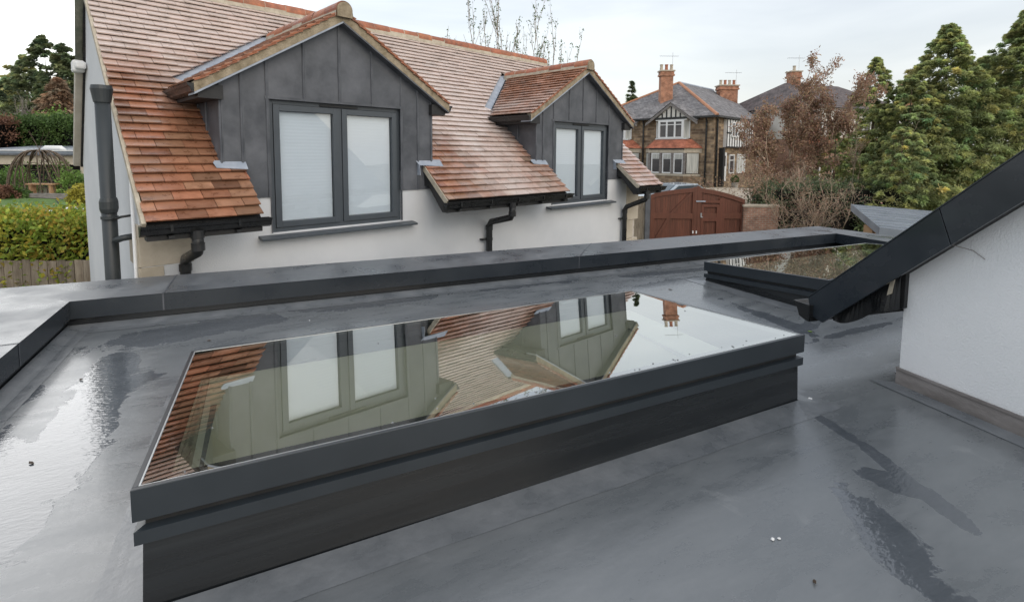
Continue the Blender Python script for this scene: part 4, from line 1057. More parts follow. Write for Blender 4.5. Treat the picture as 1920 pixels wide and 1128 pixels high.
con(1565, 250, 24, 1.3, 16, 230, 55, 'small ragged green conifer among the brown branches', group=GR, leaf=(.16, .05), cl=.34, power=.5, hollow=.8)
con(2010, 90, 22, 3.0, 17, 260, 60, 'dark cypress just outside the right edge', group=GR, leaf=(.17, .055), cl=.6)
# extra crown beyond, seen reflected in the far rooflight
# ---- brown dead conifers / bare shrubs
BR = 'brown leafless and dead trees behind the brick pier'
def brown(px, pytop, dist, seed, stems, nleaf, label, sp0=.16, spread=.5, R0=.055, depth=3, leaf=(.13, .05), lmul=.62, m='brownleaf', kids=(4, 7), jit=.1):
    b = G_at(px, dist); h = zpx(px, pytop, dist)-b[2]
    return leafy_tree('brown_tree', label, b, h, seed, stems, depth, m, nleaf, leaf, group=BR, sp0=sp0, spread=spread, upw=.22, R0=R0, kids=kids, lmul=lmul, shrink=.42, jitter=jit)
brown(1558, 118, 25, 21, 2, 8000, 'tallest brown dead tree with a tuft rising above the far house roof', sp0=.07, spread=.42, leaf=(.15, .055), lmul=.66)
brown(1505, 168, 24, 22, 3, 14000, 'brown dead tree with dense rusty leaves in front of the far white house', sp0=.12, leaf=(.15, .055), lmul=.75)
brown(1455, 235, 23, 23, 3, 12000, 'brown dead tree nearest the stone house', sp0=.17, leaf=(.14, .055), lmul=.8)
brown(1435, 300, 21, 24, 5, 3200, 'low tangled bare shrub hanging over the brick pier', sp0=.5, spread=.9, R0=.03, leaf=(.08, .04), lmul=.7, kids=(4, 7))
brown(1500, 330, 19, 25, 6, 1500, 'pale twiggy bare shrub right of the brick pier', sp0=.5, spread=.9, R0=.025, leaf=(.07, .03), lmul=.8, kids=(4, 7))
brown(1560, 335, 18.5, 26, 6, 900, 'pale twiggy bare shrub left of the grey canopy roof', sp0=.45, spread=.8, R0=.022, leaf=(.07, .03), lmul=.8, kids=(4, 7))
brown(1600, 230, 22, 27, 2, 500, 'thin bare sapling in front of the yellowish conifer', sp0=.12, spread=.5, R0=.03, leaf=(.08, .03))
shrub('evergreen_hedge', 'dark evergreen hedge behind the twiggy shrubs', G_at(1560, 21), (3.0, .8, 2.2), 31, 'conifer_dark', 9000, (.12, .06), boxy=True, cat='hedge')
# ---- behind the ridge: tops of bare trees
for i, (px, py, seed, lab) in enumerate(((905, 50, 41, 'left bare tree top with upright twigs above the tiled ridge'), (955, 38, 42, 'middle bare tree top with upright twigs above the tiled ridge'), (1022, 72, 43, 'right bare tree top with upright twigs beside the right dormer'))):
    b = G_at(px, 22); h = zpx(px, py, 22)-b[2]
    leafy_tree('bare_tree', lab, b, h, seed, 9, 2, 'privet', 1700, (.10, .05), group='bare tree tops behind the ridge', sp0=.10, spread=.22, upw=.55, R0=.03, bark='twig', lmul=.86, kids=(5, 8), shrink=.26, jitter=.05)
# small far conifer beside the stone house
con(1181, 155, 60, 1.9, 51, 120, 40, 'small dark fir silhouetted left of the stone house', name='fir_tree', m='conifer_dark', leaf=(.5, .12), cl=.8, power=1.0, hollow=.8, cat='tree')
# far greenery behind the houses on the right
for i, (px, py, d, rr, lab) in enumerate(((1462, 178, 75, 3.4, 'distant grey-green tree between the stone house and the far chimney'), (1415, 195, 90, 5, 'distant bare woodland tree behind the stone house gable'))):
    shrub('distant_tree', lab, G_at(px, d), (rr, rr, zpx(px, py, d)-G_at(px, d)[2]), 60+i, 'privet' if i == 0 else 'brownleaf', 2600, (.5, .3), cat='tree', group='distant trees between the houses')
# ---- left background
LG = 'conifers beyond the clipped hedge on the left'
for (px, py, d, rr, sd, m_, lab, kw) in ((98, 72, 55, 5.2, 71, 'conifer_dark', 'tallest dark conifer with a pointed top on the left', {}), (134, 85, 52, 4.0, 72, 'conifer_dark', 'dark conifer touching the gable wall in the photo', {}),
        (60, 108, 58, 5.2, 73, 'conifer', 'broad olive conifer left of the tallest one', dict(tipcol=(1.1, 1.05, 1))), (28, 150, 60, 4.6, 74, 'conifer_dark', 'shorter dark conifer near the left edge', {}), (118, 150, 46, 2.4, 75, 'brownleaf', 'brown half-dead conifer in front of the dark conifers', dict(hollow=.9, tipcol=(.72, .82, .8))),
        (-25, 130, 62, 5, 76, 'conifer_dark', 'conifer at the left edge of the photo', {}), (185, 110, 60, 5, 77, 'conifer_dark', 'conifer hidden behind the gable wall', {})):
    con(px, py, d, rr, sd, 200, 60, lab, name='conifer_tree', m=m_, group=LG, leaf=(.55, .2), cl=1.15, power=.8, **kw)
for i, (px, py, lab) in enumerate(((12, 175, 'pale bare birch nearest the left edge'), (38, 190, 'pale bare birch in front of the conifers'))):
    b = G_at(px, 48); h = zpx(px, py, 48)-b[2]
    leafy_tree('birch_tree', lab, b, h, 81+i, 3, 3, 'privet', 0, (.1, .1), group='bare birches on the left', sp0=.12, spread=.4, upw=.4, R0=.10, bark='bircht', lmul=.6, kids=(4, 6), shrink=.5)
shrub('round_shrub', 'bright green rounded shrub rising above the clipped hedge', G_at(100, 41), (1.9, 1.5, zpx(100, 205, 41)-G_at(100, 41)[2]), 83, 'shrub', 4200, (.28, .14))
shrub('round_shrub', 'brownish rounded shrub above the clipped hedge, next to the gable wall', G_at(135, 42), (1.6, 1.5, zpx(135, 212, 42)-G_at(135, 42)[2]), 84, 'brownleaf', 3600, (.28, .14), cols=[(.8, .9, .8)])
hb = G_at(95, 37); shrub('clipped_hedge', 'tall dark green hedge with a flat clipped top beyond the garden', hb, (4.4, .9, zpx(75, 229, 37)-hb[2]), 85, 'privet', 26000, (.17, .10), cat='hedge', boxy=True)
hb = G_at(-18, 35); shrub('copper_hedge', 'rusty copper beech hedge at the left edge', hb, (1.25, .9, zpx(5, 228, 35)-hb[2]), 86, 'beech', 6000, (.17, .10), cat='hedge', boxy=True)
# garden building with grey roof and roof dome
def F_(px, dist, z): q = at(px, 300, dist); return lambda x, y, h: np.array([q[0], q[1], z])+RH*x+FH*y+np.array([0, 0, h])
M['canopy'] = mat('grey_canopy_sheet', (.16, .19, .23), (.22, .25, .29), 2, .35, .5, coat=.2)
gb = empty('garden_outbuilding', G_at(70, 31), 'long low outbuilding with pale fascia and flat grey roof behind the willow arbour', 'building')
zr_ = zpx(70, 283, 30); T = F_(70, 30, 0); gg = G_at(70, 31)[2]
q = MB(T); q.hexa([(-4.6, -.2, zr_-.18), (2.9, -.2, zr_-.18), (2.9, 5, zr_+.1), (-4.6, 5, zr_+.1), (-4.6, -.2, zr_), (2.9, -.2, zr_), (2.9, 5, zr_+.35), (-4.6, 5, zr_+.35)]); q.build('roof', M['canopy'], gb)
q = MB(T); q.box(-4.6, 2.9, -.24, -.205, zr_-.26, zr_-.16); q.build('gutter', M['lead'], gb)
q = MB(T); q.box(-4.5, 2.8, -.235, -.21, zr_+.004, zr_+.05); q.build('white_roof_edge', M['white'], gb)
q = MB(T); q.box(-4.5, 2.8, 0, .2, zr_-.80, zr_-.19); q.box(-4.5, -4.2, 0, .2, gg-.2, zr_-.8); q.box(2.5, 2.8, 0, .2, gg-.2, zr_-.8); q.box(-4.5, 2.8, 4.6, 4.8, gg-.2, zr_); q.build('wall', M['stone'], gb)
q = MB(T); q.box(-4.2, 2.5, 1.2, 1.25, gg-.2, zr_-.8); q.build('dark_recess', M['dark'], gb)
q = MB(T); q.tube([(-.2, .5, zr_+.05), (.1, .5, zr_+.17), (1.0, .5, zr_+.17), (1.3, .5, zr_+.05)], [.05, .16, .16, .05], 10); q.build('roof_dome', M['white'], gb, smooth=True)
# garden shrubs
for (px, d, sx, top, sd, m_, lab) in ((22, 27, 1.2, 315, 91, 'shrub', 'broad leafy green shrub left of the willow arbour'), (138, 25, .85, 322, 92, 'shrub', 'leafy green shrub between the willow arbour and the gable wall'), (-25, 26, 1.1, 320, 93, 'privet', 'dark shrub at the left edge beside the arbour'),
        (22, 23.5, .6, 352, 94, 'privet', 'low rounded plant in front of the left garden shrub'), (142, 20.5, .42, 343, 95, 'yellow', 'golden yellow shrub beside the gable wall'), (5, 23.2, .5, 350, 96, 'beech', 'low purple-brown plant at the left edge of the bed')):
    b = G_at(px, d); shrub('garden_shrub', lab, b, (sx, sx*.7, max(.3, zpx(px, top, d)-b[2])), sd, m_, 2400, (.13, .07), group='shrubs round the willow arbour')
# willow arbour
wb = G_at(75, 25); arb = empty('willow_arbour', wb, 'dome-shaped woven willow arbour over a garden bench', 'arbour'); tw = Twigs(); r = np.random.default_rng(5)
for k in range(46):
    a = math.pi*2*k/46; side_open = -1.0 < ((a+math.pi/2+math.pi) % (2*math.pi)-math.pi) < 1.0
    if side_open and k % 3: continue
    da = r.normal(0, .5); P = []
    for t in np.linspace(0, 1, 9):
        an = t*math.pi/2; P.append(wb+RH*(1.42*math.cos(an)**.7*math.cos(a+da*t))+FH*(1.1*math.cos(an)**.7*math.sin(a+da*t))+np.array([0, 0, 2.25*math.sin(an)]))
    e_ = P[-1]
    tw.seg(P, [.03]*8+[.015])
    if k % 7 == 0: tw.seg([e_, e_+RH*r.normal(0, .35)+np.array([0, 0, .9])], [.012, .004])
for zz in (.35, .8, 1.25, 1.6):
    f = math.sqrt(max(0, 1-(zz/2.25)**2))**.7; P = [wb+RH*1.42*f*math.cos(a)+FH*1.1*f*math.sin(a)+np.array([0, 0, zz+r.normal(0, .03)]) for a in np.linspace(-.4, math.pi+.4, 22)]
    tw.seg(P, [.018]*22)
tw.build('woven_rods', M['bark'], arb)
nl = 900; a = r.uniform(-.3, math.pi+.3, nl); zz = r.uniform(.2, 1.7, nl); f = np.sqrt(1-(zz/2.25)**2)**.7
c = wb+RH*(1.42*f*np.cos(a))[:, None]+FH*(1.1*f*np.sin(a))[:, None]+np.stack([0*a, 0*a, zz], 1)
P, Fc = leaves(c+r.normal(0, .06, c.shape), r.normal(size=c.shape), .12, .05, r); meshobj('climbing_leaves', P, Fc, M['shrub'], arb, np.ones((nl, 3))*r.normal(.9, .2, (nl, 1)))
bw = G_at(76, 24.4); T = F_(76, 24.4, bw[2]); be = empty('garden_bench', bw, 'plain timber bench on two legs under the willow arbour', 'bench')
q = MB(T); q.box(-.66, .66, -.2, .2, .58, .64); q.build('seat', M['oak'], be)
for x in (-.48, .48): q = MB(T); q.box(x-.05, x+.05, -.15, .15, 0, .58); q.build('leg', M['oak'], be)
st = empty('stone_step', G_at(76, 23.7), 'pale stone step below the bench', 'step'); T = F_(76, 23.7, G_at(76, 23.7)[2])
q = MB(T); q.box(-.9, .8, 0, .5, 0, .12); q.build('tread', M['concrete'], st, bevel=.01); q = MB(T); q.box(-.85, .75, -.01, -.003, .0, .09); q.build('riser', M['stone'], st)
lw_ = empty('low_garden_wall', G_at(40, 23.4), 'low brown stone edging wall along the garden bed', 'wall'); T = F_(40, 23.55, G_at(40, 23.55)[2]); q = MB(T); q.box(-3.2, 3.4, 0, .25, -.2, .22); q.build('stones', M['flash'], lw_)
tp = G_at(103, 19.3); tr_ = empty('garden_table', tp, 'round white object with a thin dark pole lying on the lawn by the hedge', 'garden table'); T = F_(112, 19.3, tp[2])
q = MB(T); q.tube([(0, 0, .12), (0, 0, .17)], [.75, .78], 20); q.build('top', M['white'], tr_, smooth=False); q = MB(T); q.tube([(0, 0, .0), (0, 0, .12)], .3, 12); q.tube([(.0, 0, .17), (-.25, 0, .5)], .02, 6); q.build('pole', M['kerb'], tr_)
# near mixed hedge and board fence
hc = (at(60, 400, 9.9)+at(60, 400, 9.9))/2; hz_ = zpx(60, 416, 9.9); hb = np.array([hc[0], hc[1], -3.4]); hb = hb-RH*.15
shrub('mixed_hedge', 'bushy hedge in yellow, green and red autumn leaves behind the board fence', hb, (1.45, .45, hz_+3.4), 97, 'hedge', 21000, (.095, .06), cat='hedge', boxy=True,
      cols=[(1.3, 1.3, 1.0), (.8, 1.1, .8), (1.45, 1.35, .9), (.65, .95, .7), (1.2, .9, .8), (1.0, 1.2, .9), (1.2, 1.3, 1.0)])
fe = empty('board_fence', at(80, 500, 9.2)*[1, 1, 0]+np.array([0, 0, -3.5]), 'weathered grey vertical board fence below the mixed hedge', 'fence')
T = F_(80, 9.2, 0); fx = -1.2; q = MB(T); zf = zpx(80, 491, 9.2); M['fence'] = mat('weathered_boards', (.16, .13, .10), (.30, .26, .21), 4, .9, attr='tint', stretch=(4, 4, .5), bump=.3, bscale=20)
while fx < 1.4:
    wv = random.uniform(.15, .18); v = random.uniform(.7, 1.15); q.cur = (v, v*.98, v*.94); q.box(fx, fx+wv-.012, -.012+random.uniform(-.004, .004), .012, -3.7, zf+random.uniform(-.015, .015)); fx += wv
q.build('boards', M['fence'], fe)
q = MB(T); q.box(-1.2, 1.4, .013, .06, zf-.35, zf-.27); q.box(-1.2, 1.4, .013, .06, zf-1.2, zf-1.12); q.build('rails', mat('fence_rail', (.16, .13, .10), (.25, .2, .16), 4, .9), fe)

# ================================================================== gate, posts, pier, canopy
M['gate'] = mat('red_brown_timber', (.115, .038, .020), (.165, .056, .032), 3, .5, .65, attr='tint', stretch=(6, 6, .6), bump=.2, bscale=20)
gd = 20.0
def GX(px): return (px-960)*gd/FPX
def GZ(px, py): return zpx(px, py, gd)
gq = at(960, 300, gd); T = lambda x, y, z: np.array([gq[0], gq[1], 0])+RH*x+FH*y+np.array([0, 0, z])
ga = empty('timber_gate', T(GX(1308), 0, -4.0), 'red-brown double timber gate with curved top and inset wicket door', 'gate')
zbm = -4.1
def leafgate(p0, p1, ztop, name, brace):
    le = MB(T); x = GX(p0); x1 = GX(p1)
    while x < x1-.02:
        wv = min(.10, x1-x); v = random.uniform(.82, 1.1); le.cur = (v, v, v); xm = x+wv/2; px_ = 960+xm*FPX/gd
        le.box(x+.003, x+wv-.003, .02, .045, zbm, GZ(px_, ztop(px_))-.05); x += wv
    lf = le.build('gate_leaf', M['gate'], ga)
    f = MB(T); f.cur = (.92, .9, .9); wS = .14
    xs = np.linspace(GX(p0), GX(p1), 10); zs = [GZ(960+x_*FPX/gd, ztop(960+x_*FPX/gd)) for x_ in xs]
    for a_, b_, za, zb_ in zip(xs[:-1], xs[1:], zs[:-1], zs[1:]): f.hexa([(a_, -.03, za-.17), (b_, -.03, zb_-.17), (b_, .018, zb_-.17), (a_, .018, za-.17), (a_, -.03, za), (b_, -.03, zb_), (b_, .018, zb_), (a_, .018, za)])
    f.build('top_rail', M['gate'], lf)
    f = MB(T); f.cur = (.95, .95, .95); f.box(GX(p0), GX(p0)+wS, -.028, .018, zbm, zs[0]-.17); f.box(GX(p1)-wS, GX(p1), -.028, .018, zbm, zs[-1]-.17)
    zm = GZ(p0, 405); f.box(GX(p0)+wS, GX(p1)-wS, -.026, .018, zm-.12, zm+.10); f.build('stiles_and_rail', M['gate'], lf)
    if brace:
        f = MB(T); f.cur = (.85, .85, .85); a_, b_ = GX(p0)+wS, GX(p1)-wS; zt_ = zs[-1]-.25
        f.prism([(a_+(b_-a_)*.42, -.02, zm+.10), (a_+(b_-a_)*.52, -.02, zm+.10), (b_, -.02, zt_), (b_-.12, -.02, zt_)], (0, .036, 0))
        f.prism([(a_, -.02, zbm+.7), (a_+.12, -.02, zbm+.7), (a_+(b_-a_)*.44, -.02, zm-.12), (a_+(b_-a_)*.34, -.02, zm-.12)], (0, .036, 0)); f.build('brace', M['gate'], lf)
    return lf
lt = lambda px: 366-14*(max(0, min(1, (px-1222)/86)))**.55 if px < 1300 else 352-(px-1300)*.2
rt2 = lambda px: 353+8*((px-1312)/70)**1.2+9*((px-1312)/80)**2 if px > 1312 else 352
leafgate(1222, 1308, lt, 'l', True)
rl = leafgate(1311, 1400, rt2, 'r', False)
f = MB(T); f.cur = (.9, .9, .9); f.prism([(GX(1304), -.034, zbm), (GX(1310), -.034, zbm), (GX(1310), -.034, GZ(1310, 349)), (GX(1304), -.034, GZ(1304, 354))], (0, .06, 0)); f.prism([(GX(1310)+.01, -.034, zbm), (GX(1317), -.034, zbm), (GX(1317), -.034, GZ(1317, 354)), (GX(1310)+.01, -.034, GZ(1310, 349))], (0, .06, 0)); f.build('meeting_stile', M['gate'], ga)
f = MB(T); f.cur = (1, .95, .95); f.ring(GX(1318), GX(1352), zbm, GZ(1330, 384), .10, -.038, -.002); f.box(GX(1318)+.1, GX(1352)-.1, -.038, -.002, GZ(1330, 416), GZ(1330, 409)); f.box(GX(1352), GX(1362), -.04, -.002, zbm, GZ(1355, 372)); f.box(GX(1320), GX(1352), -.04, -.002, GZ(1330, 381), GZ(1330, 376))
wk = f.build('wicket_door', M['gate'], ga)
f = MB(T); f.box(GX(1307.5), GX(1325), -.06, -.04, GZ(1312, 379), GZ(1312, 376.5)); f.build('bolt', M['lead_light'], ga)
f = MB(T); f.box(GX(1316.5), GX(1319), -.06, -.04, GZ(1316, 407), GZ(1316, 400)); f.box(GX(1316.5), GX(1321), -.075, -.06, GZ(1316, 408.5), GZ(1316, 407)); f.build('handle', M['steel'], wk)
for p_ in (1303, 1309.5): f = MB(T); f.box(GX(p_)-.02, GX(p_)+.03, -.06, -.036, GZ(p_, 439), GZ(p_, 434)); f.build('drop_bolt', M['white'], ga)
# grey post and board screen left of the gate
po = empty('gate_post', T(GX(1216), 0, -4.1), 'dark grey square post at the hinge side of the red-brown gate', 'post')
q = MB(T); q.box(GX(1212), GX(1221), -.08, .10, -4.1, GZ(1216, 363)); q.build('shaft', M['lead'], po); q = MB(T); q.box(GX(1211), GX(1222), -.1, .12, GZ(1216, 363), GZ(1216, 361)); q.build('cap', M['lead_light'], po)
sc = empty('board_screen', T(GX(1203), 0, -4.1), 'narrow grey weathered board screen between the house corner and gate post', 'fence')
q = MB(T); x = GX(1192)
while x < GX(1211): v = random.uniform(.8, 1.15); q.cur = (v, v, v*.95); q.box(x, x+.11, -.02, .01, -4.1, GZ(1203, 368)); x += .12
q.build('boards', M['fence'], sc); q = MB(T); q.box(GX(1192), GX(1211), .011, .05, -2.9, -2.8); q.build('rail', M['fence'], sc)
M['brick'] = brickmat('soft_red_brick', (.30, .15, .10), (.40, .22, .15), (.36, .32, .27), 1, .225, .075, .5, ms=.010)
pr = empty('brick_pier', T(GX(1428), 0, -4.1), 'wide red brick wall between gate and bare shrubs', 'wall'); q = MB(T); q.autouv = 1; q.box(GX(1396), GX(1462), -.12, .12, -4.1, GZ(1430, 388)); q.build('brickwork', M['brick'], pr)
q = MB(T); q.box(GX(1395), GX(1463), -.15, .15, GZ(1430, 388), GZ(1430, 384)); q.build('coping_stone', M['stone'], pr)
# low pale wall beyond the gate
T2 = lambda x, y, z: np.array(G_at(1355, 30))+RH*x+FH*y+np.array([0, 0, z]); yw = empty('low_rendered_wall', T2(0, 0, 0), 'low pale wall beside the driveway beyond the gate', 'wall')
q = MB(T2); q.prism([(-1.0, 0, -.4), (1.5, .6, -.4), (1.5, .6, .45), (-1.0, 0, .30)], (0, .2, 0)); q.build('masonry', M['concrete'], yw)
# canopy shelter with grey standing boards
A, B, C_, D_ = at(1597, 383, 16.5), at(1651, 427, 12.6), at(1850, 449, 12.6), at(1850, 404, 16.8)
cp_ = empty('canopy_shelter', (B+C_)/2*[1, 1, 0]+np.array([0, 0, -4.2]), 'timber shelter with ribbed grey sloping roof, beneath the conifers', 'shelter')
def quadslab(P, th, m_, parent, name, ribs=0):
    q = MB(); U_ = np.array([0, 0, th]); q.hexa([P[0]-U_, P[1]-U_, P[2]-U_, P[3]-U_]+list(P)); return q.build(name, m_, parent)
M['canopy'] = mat('grey_canopy_sheet', (.16, .19, .23), (.22, .25, .29), 2, .35, .5, coat=.2)
rs = quadslab([B, C_, D_, A], .05, M['canopy'], cp_, 'roof_sheet')
q = MB()
for i in range(0, 9):
    t = (i+.5)/9; p0, p1 = B+(A-B)*t, C_+(D_-C_)*t; w_ = (A-B)/np.linalg.norm(A-B)*.022; u3 = np.array([0, 0, .03])
    q.hexa([p0-w_, p1-w_, p1+w_, p0+w_, p0-w_+u3, p1-w_+u3, p1+w_+u3, p0+w_+u3])
q.build('roof_ribs', M['canopy'], rs)
q = MB(); t3 = np.array([0, 0, .20]); n3 = (A-B)/np.linalg.norm(A-B)*.03; u_ = np.array([0, 0, .012])
q.hexa([B-n3-t3, C_-n3-t3, C_-t3, B-t3, B-n3+u_, C_-n3+u_, C_+u_, B+u_]); e3 = (B-C_)/np.linalg.norm(B-C_)*.03
q.hexa([A-t3, B-n3-t3, B-n3+e3-t3, A+e3-t3, A+u_, B-n3+u_, B-n3+e3+u_, A+e3+u_]); q.build('fascia', M['canopy'], cp_)
for (px, d, w_) in ((1632, 14.3, .12), (1654, 13.4, .11), (1676, 13.0, .1), (1700, 13.2, .1), (1740, 13.2, .1)):
    b = at(px, 430, d); q = MB(); q.box(b[0]-w_, b[0]+w_, b[1]-w_, b[1]+w_, -4.2, b[2]+.02 if px > 1640 else b[2]+.12); q.build('post', M['oak'], cp_, bevel=.01)
q = MB(); s0, s1 = B+(A-B)*.12, C_+(D_-C_)*.12; dz = np.array([0, 0, .30]); dw = n3*2
q.hexa([s0-dz, s1-dz, s1-dz+dw, s0-dz+dw, s0-dz*.3, s1-dz*.3, s1-dz*.3+dw, s0-dz*.3+dw]); q.build('beam', M['oak'], cp_)

# parked car beyond the gate
car = empty('parked_car', G_at(1262, 27), 'pale silver-blue car parked beyond the gate, mostly hidden', 'car'); g0 = G_at(1262, 27); T = lambda x, y, z: g0+(RH*x*.93+FH*y*.93)+(FH*x*.36-RH*y*.36)+np.array([0, 0, z+.35])
M['carpaint'] = mat('silver_blue_paint', (.45, .52, .58), (.50, .57, .62), 2, .25, coat=.8); M['carglass'] = mat('car_glass', (.10, .13, .15), None, 2, .06)
q = MB(T); prof = [(-2.1, .25), (-2.15, .75), (-1.9, .95), (-.95, 1.02), (-.3, 1.45), (1.0, 1.48), (1.75, 1.05), (2.1, .98), (2.15, .3)]
q.prism([(x, -.85, z) for x, z in prof], (0, 1.7, 0)); q.build('body', M['carpaint'], car, bevel=.06)
q = MB(T); q.hexa([(-.97, -.75, 1.05), (-.97, .75, 1.05), (-.90, .75, 1.05), (-.90, -.75, 1.05), (-.36, -.68, 1.44), (-.36, .68, 1.44), (-.30, .68, 1.44), (-.30, -.68, 1.44)]); q.build('windscreen', M['carglass'], car)
for sy in (-.87, .855): q = MB(T); q.prism([(-.75, sy, 1.05), (-.28, sy, 1.38), (.95, sy, 1.40), (1.55, sy, 1.06)], (0, .015, 0)); q.build('side_window', M['carglass'], car)
for x in (-1.35, 1.35):
    for sy in (-.86, .70): q = MB(T); q.tube([(x, sy, .3), (x, sy+.16, .3)], .31, 16); w_ = q.build('wheel', M['blackrough'], car); k = MB(T); k.tube([(x, sy-.01, .3), (x, sy+.17, .3)], .19, 12); k.build('rim', M['steel'], w_)
for sy in (-.7, .45): q = MB(T); q.box(-2.17, -2.12, sy, sy+.3, .62, .76); q.build('headlight', M['white'], car)

# ================================================================== semi-detached stone house
M['stonebrick'] = brickmat('coursed_gritstone', (.15, .10, .065), (.40, .29, .18), (.27, .21, .15), 1, .62, .20, .6, ms=.022)
M['slate'] = brickmat('slate_roof', (.17, .165, .17), (.25, .24, .24), (.10, .095, .095), 1, .3, .22, .5, ms=.012)
M['redtile'] = brickmat('red_tile_roof', (.36, .12, .07), (.46, .17, .10), (.25, .09, .05), 1, .25, .16, .3, ms=.008)
M['timbw'] = mat('cream_render', (.66, .64, .58), (.72, .70, .65), 3, .8); M['cdark'] = mat('dark_interior_glass', (.05, .05, .055), (.11, .10, .10), .9, .12)
M['curtain'] = mat('window_curtain', (.35, .36, .34), (.62, .62, .58), 2.2, .8, stretch=(5, 5, .3))
M['orange'] = mat('orange_hip_tiles', (.42, .19, .10), (.52, .26, .15), 8, .8)
Cn = at(1335, 350, 38); SD = .7*RH+.714*FH; FD = -.714*RH+.7*FH
M['obrick'] = brickmat('orange_brick', (.33, .135, .075), (.43, .19, .11), (.40, .30, .22), 1, .225, .075, .4, ms=.008)
def chimney(parent, base, w_, d_, h, X, Y, pots, m_='obrick', aer=True):
    T = lambda x, y, z: base+X*x+Y*y+np.array([0, 0, z])
    q = MB(T); q.autouv = 1; q.box(-w_, w_, -d_, d_, -1.2, h*.8); q.box(-w_-.10, w_+.10, -d_-.10, d_+.10, h*.8, h*.87); q.box(-w_-.05, w_+.05, -d_-.05, d_+.05, h*.87, h); c_ = q.build('chimney', M[m_], parent)
    q = MB(T); q.box(-w_-.13, w_+.13, -d_-.13, d_+.13, h, h+.10); q.build('chimney_cap', M['stone'], c_)
    for i in range(pots): x = (i-(pots-1)/2)*.42; q = MB(T); q.tube([(x, 0, h+.10), (x, 0, h+.45), (x, 0, h+.6)], [.14, .12, .15], 10); q.build('chimney_pot', M['ridge' if i % 2 else 'stone'], c_)
    if aer:
        q = MB(T); q.tube([(w_, 0, h-.4), (w_, 0, h+1.6)], .018, 5); q.tube([(w_-1.1, 0, h+1.3), (w_+.5, 0, h+1.3)], .011, 4)
        for x in np.linspace(-1.0, .4, 8): q.tube([(w_+x, -.25, h+1.3), (w_+x, .25, h+1.3)], .007, 4)
        q.build('aerial', M['steel'], c_)
    return c_
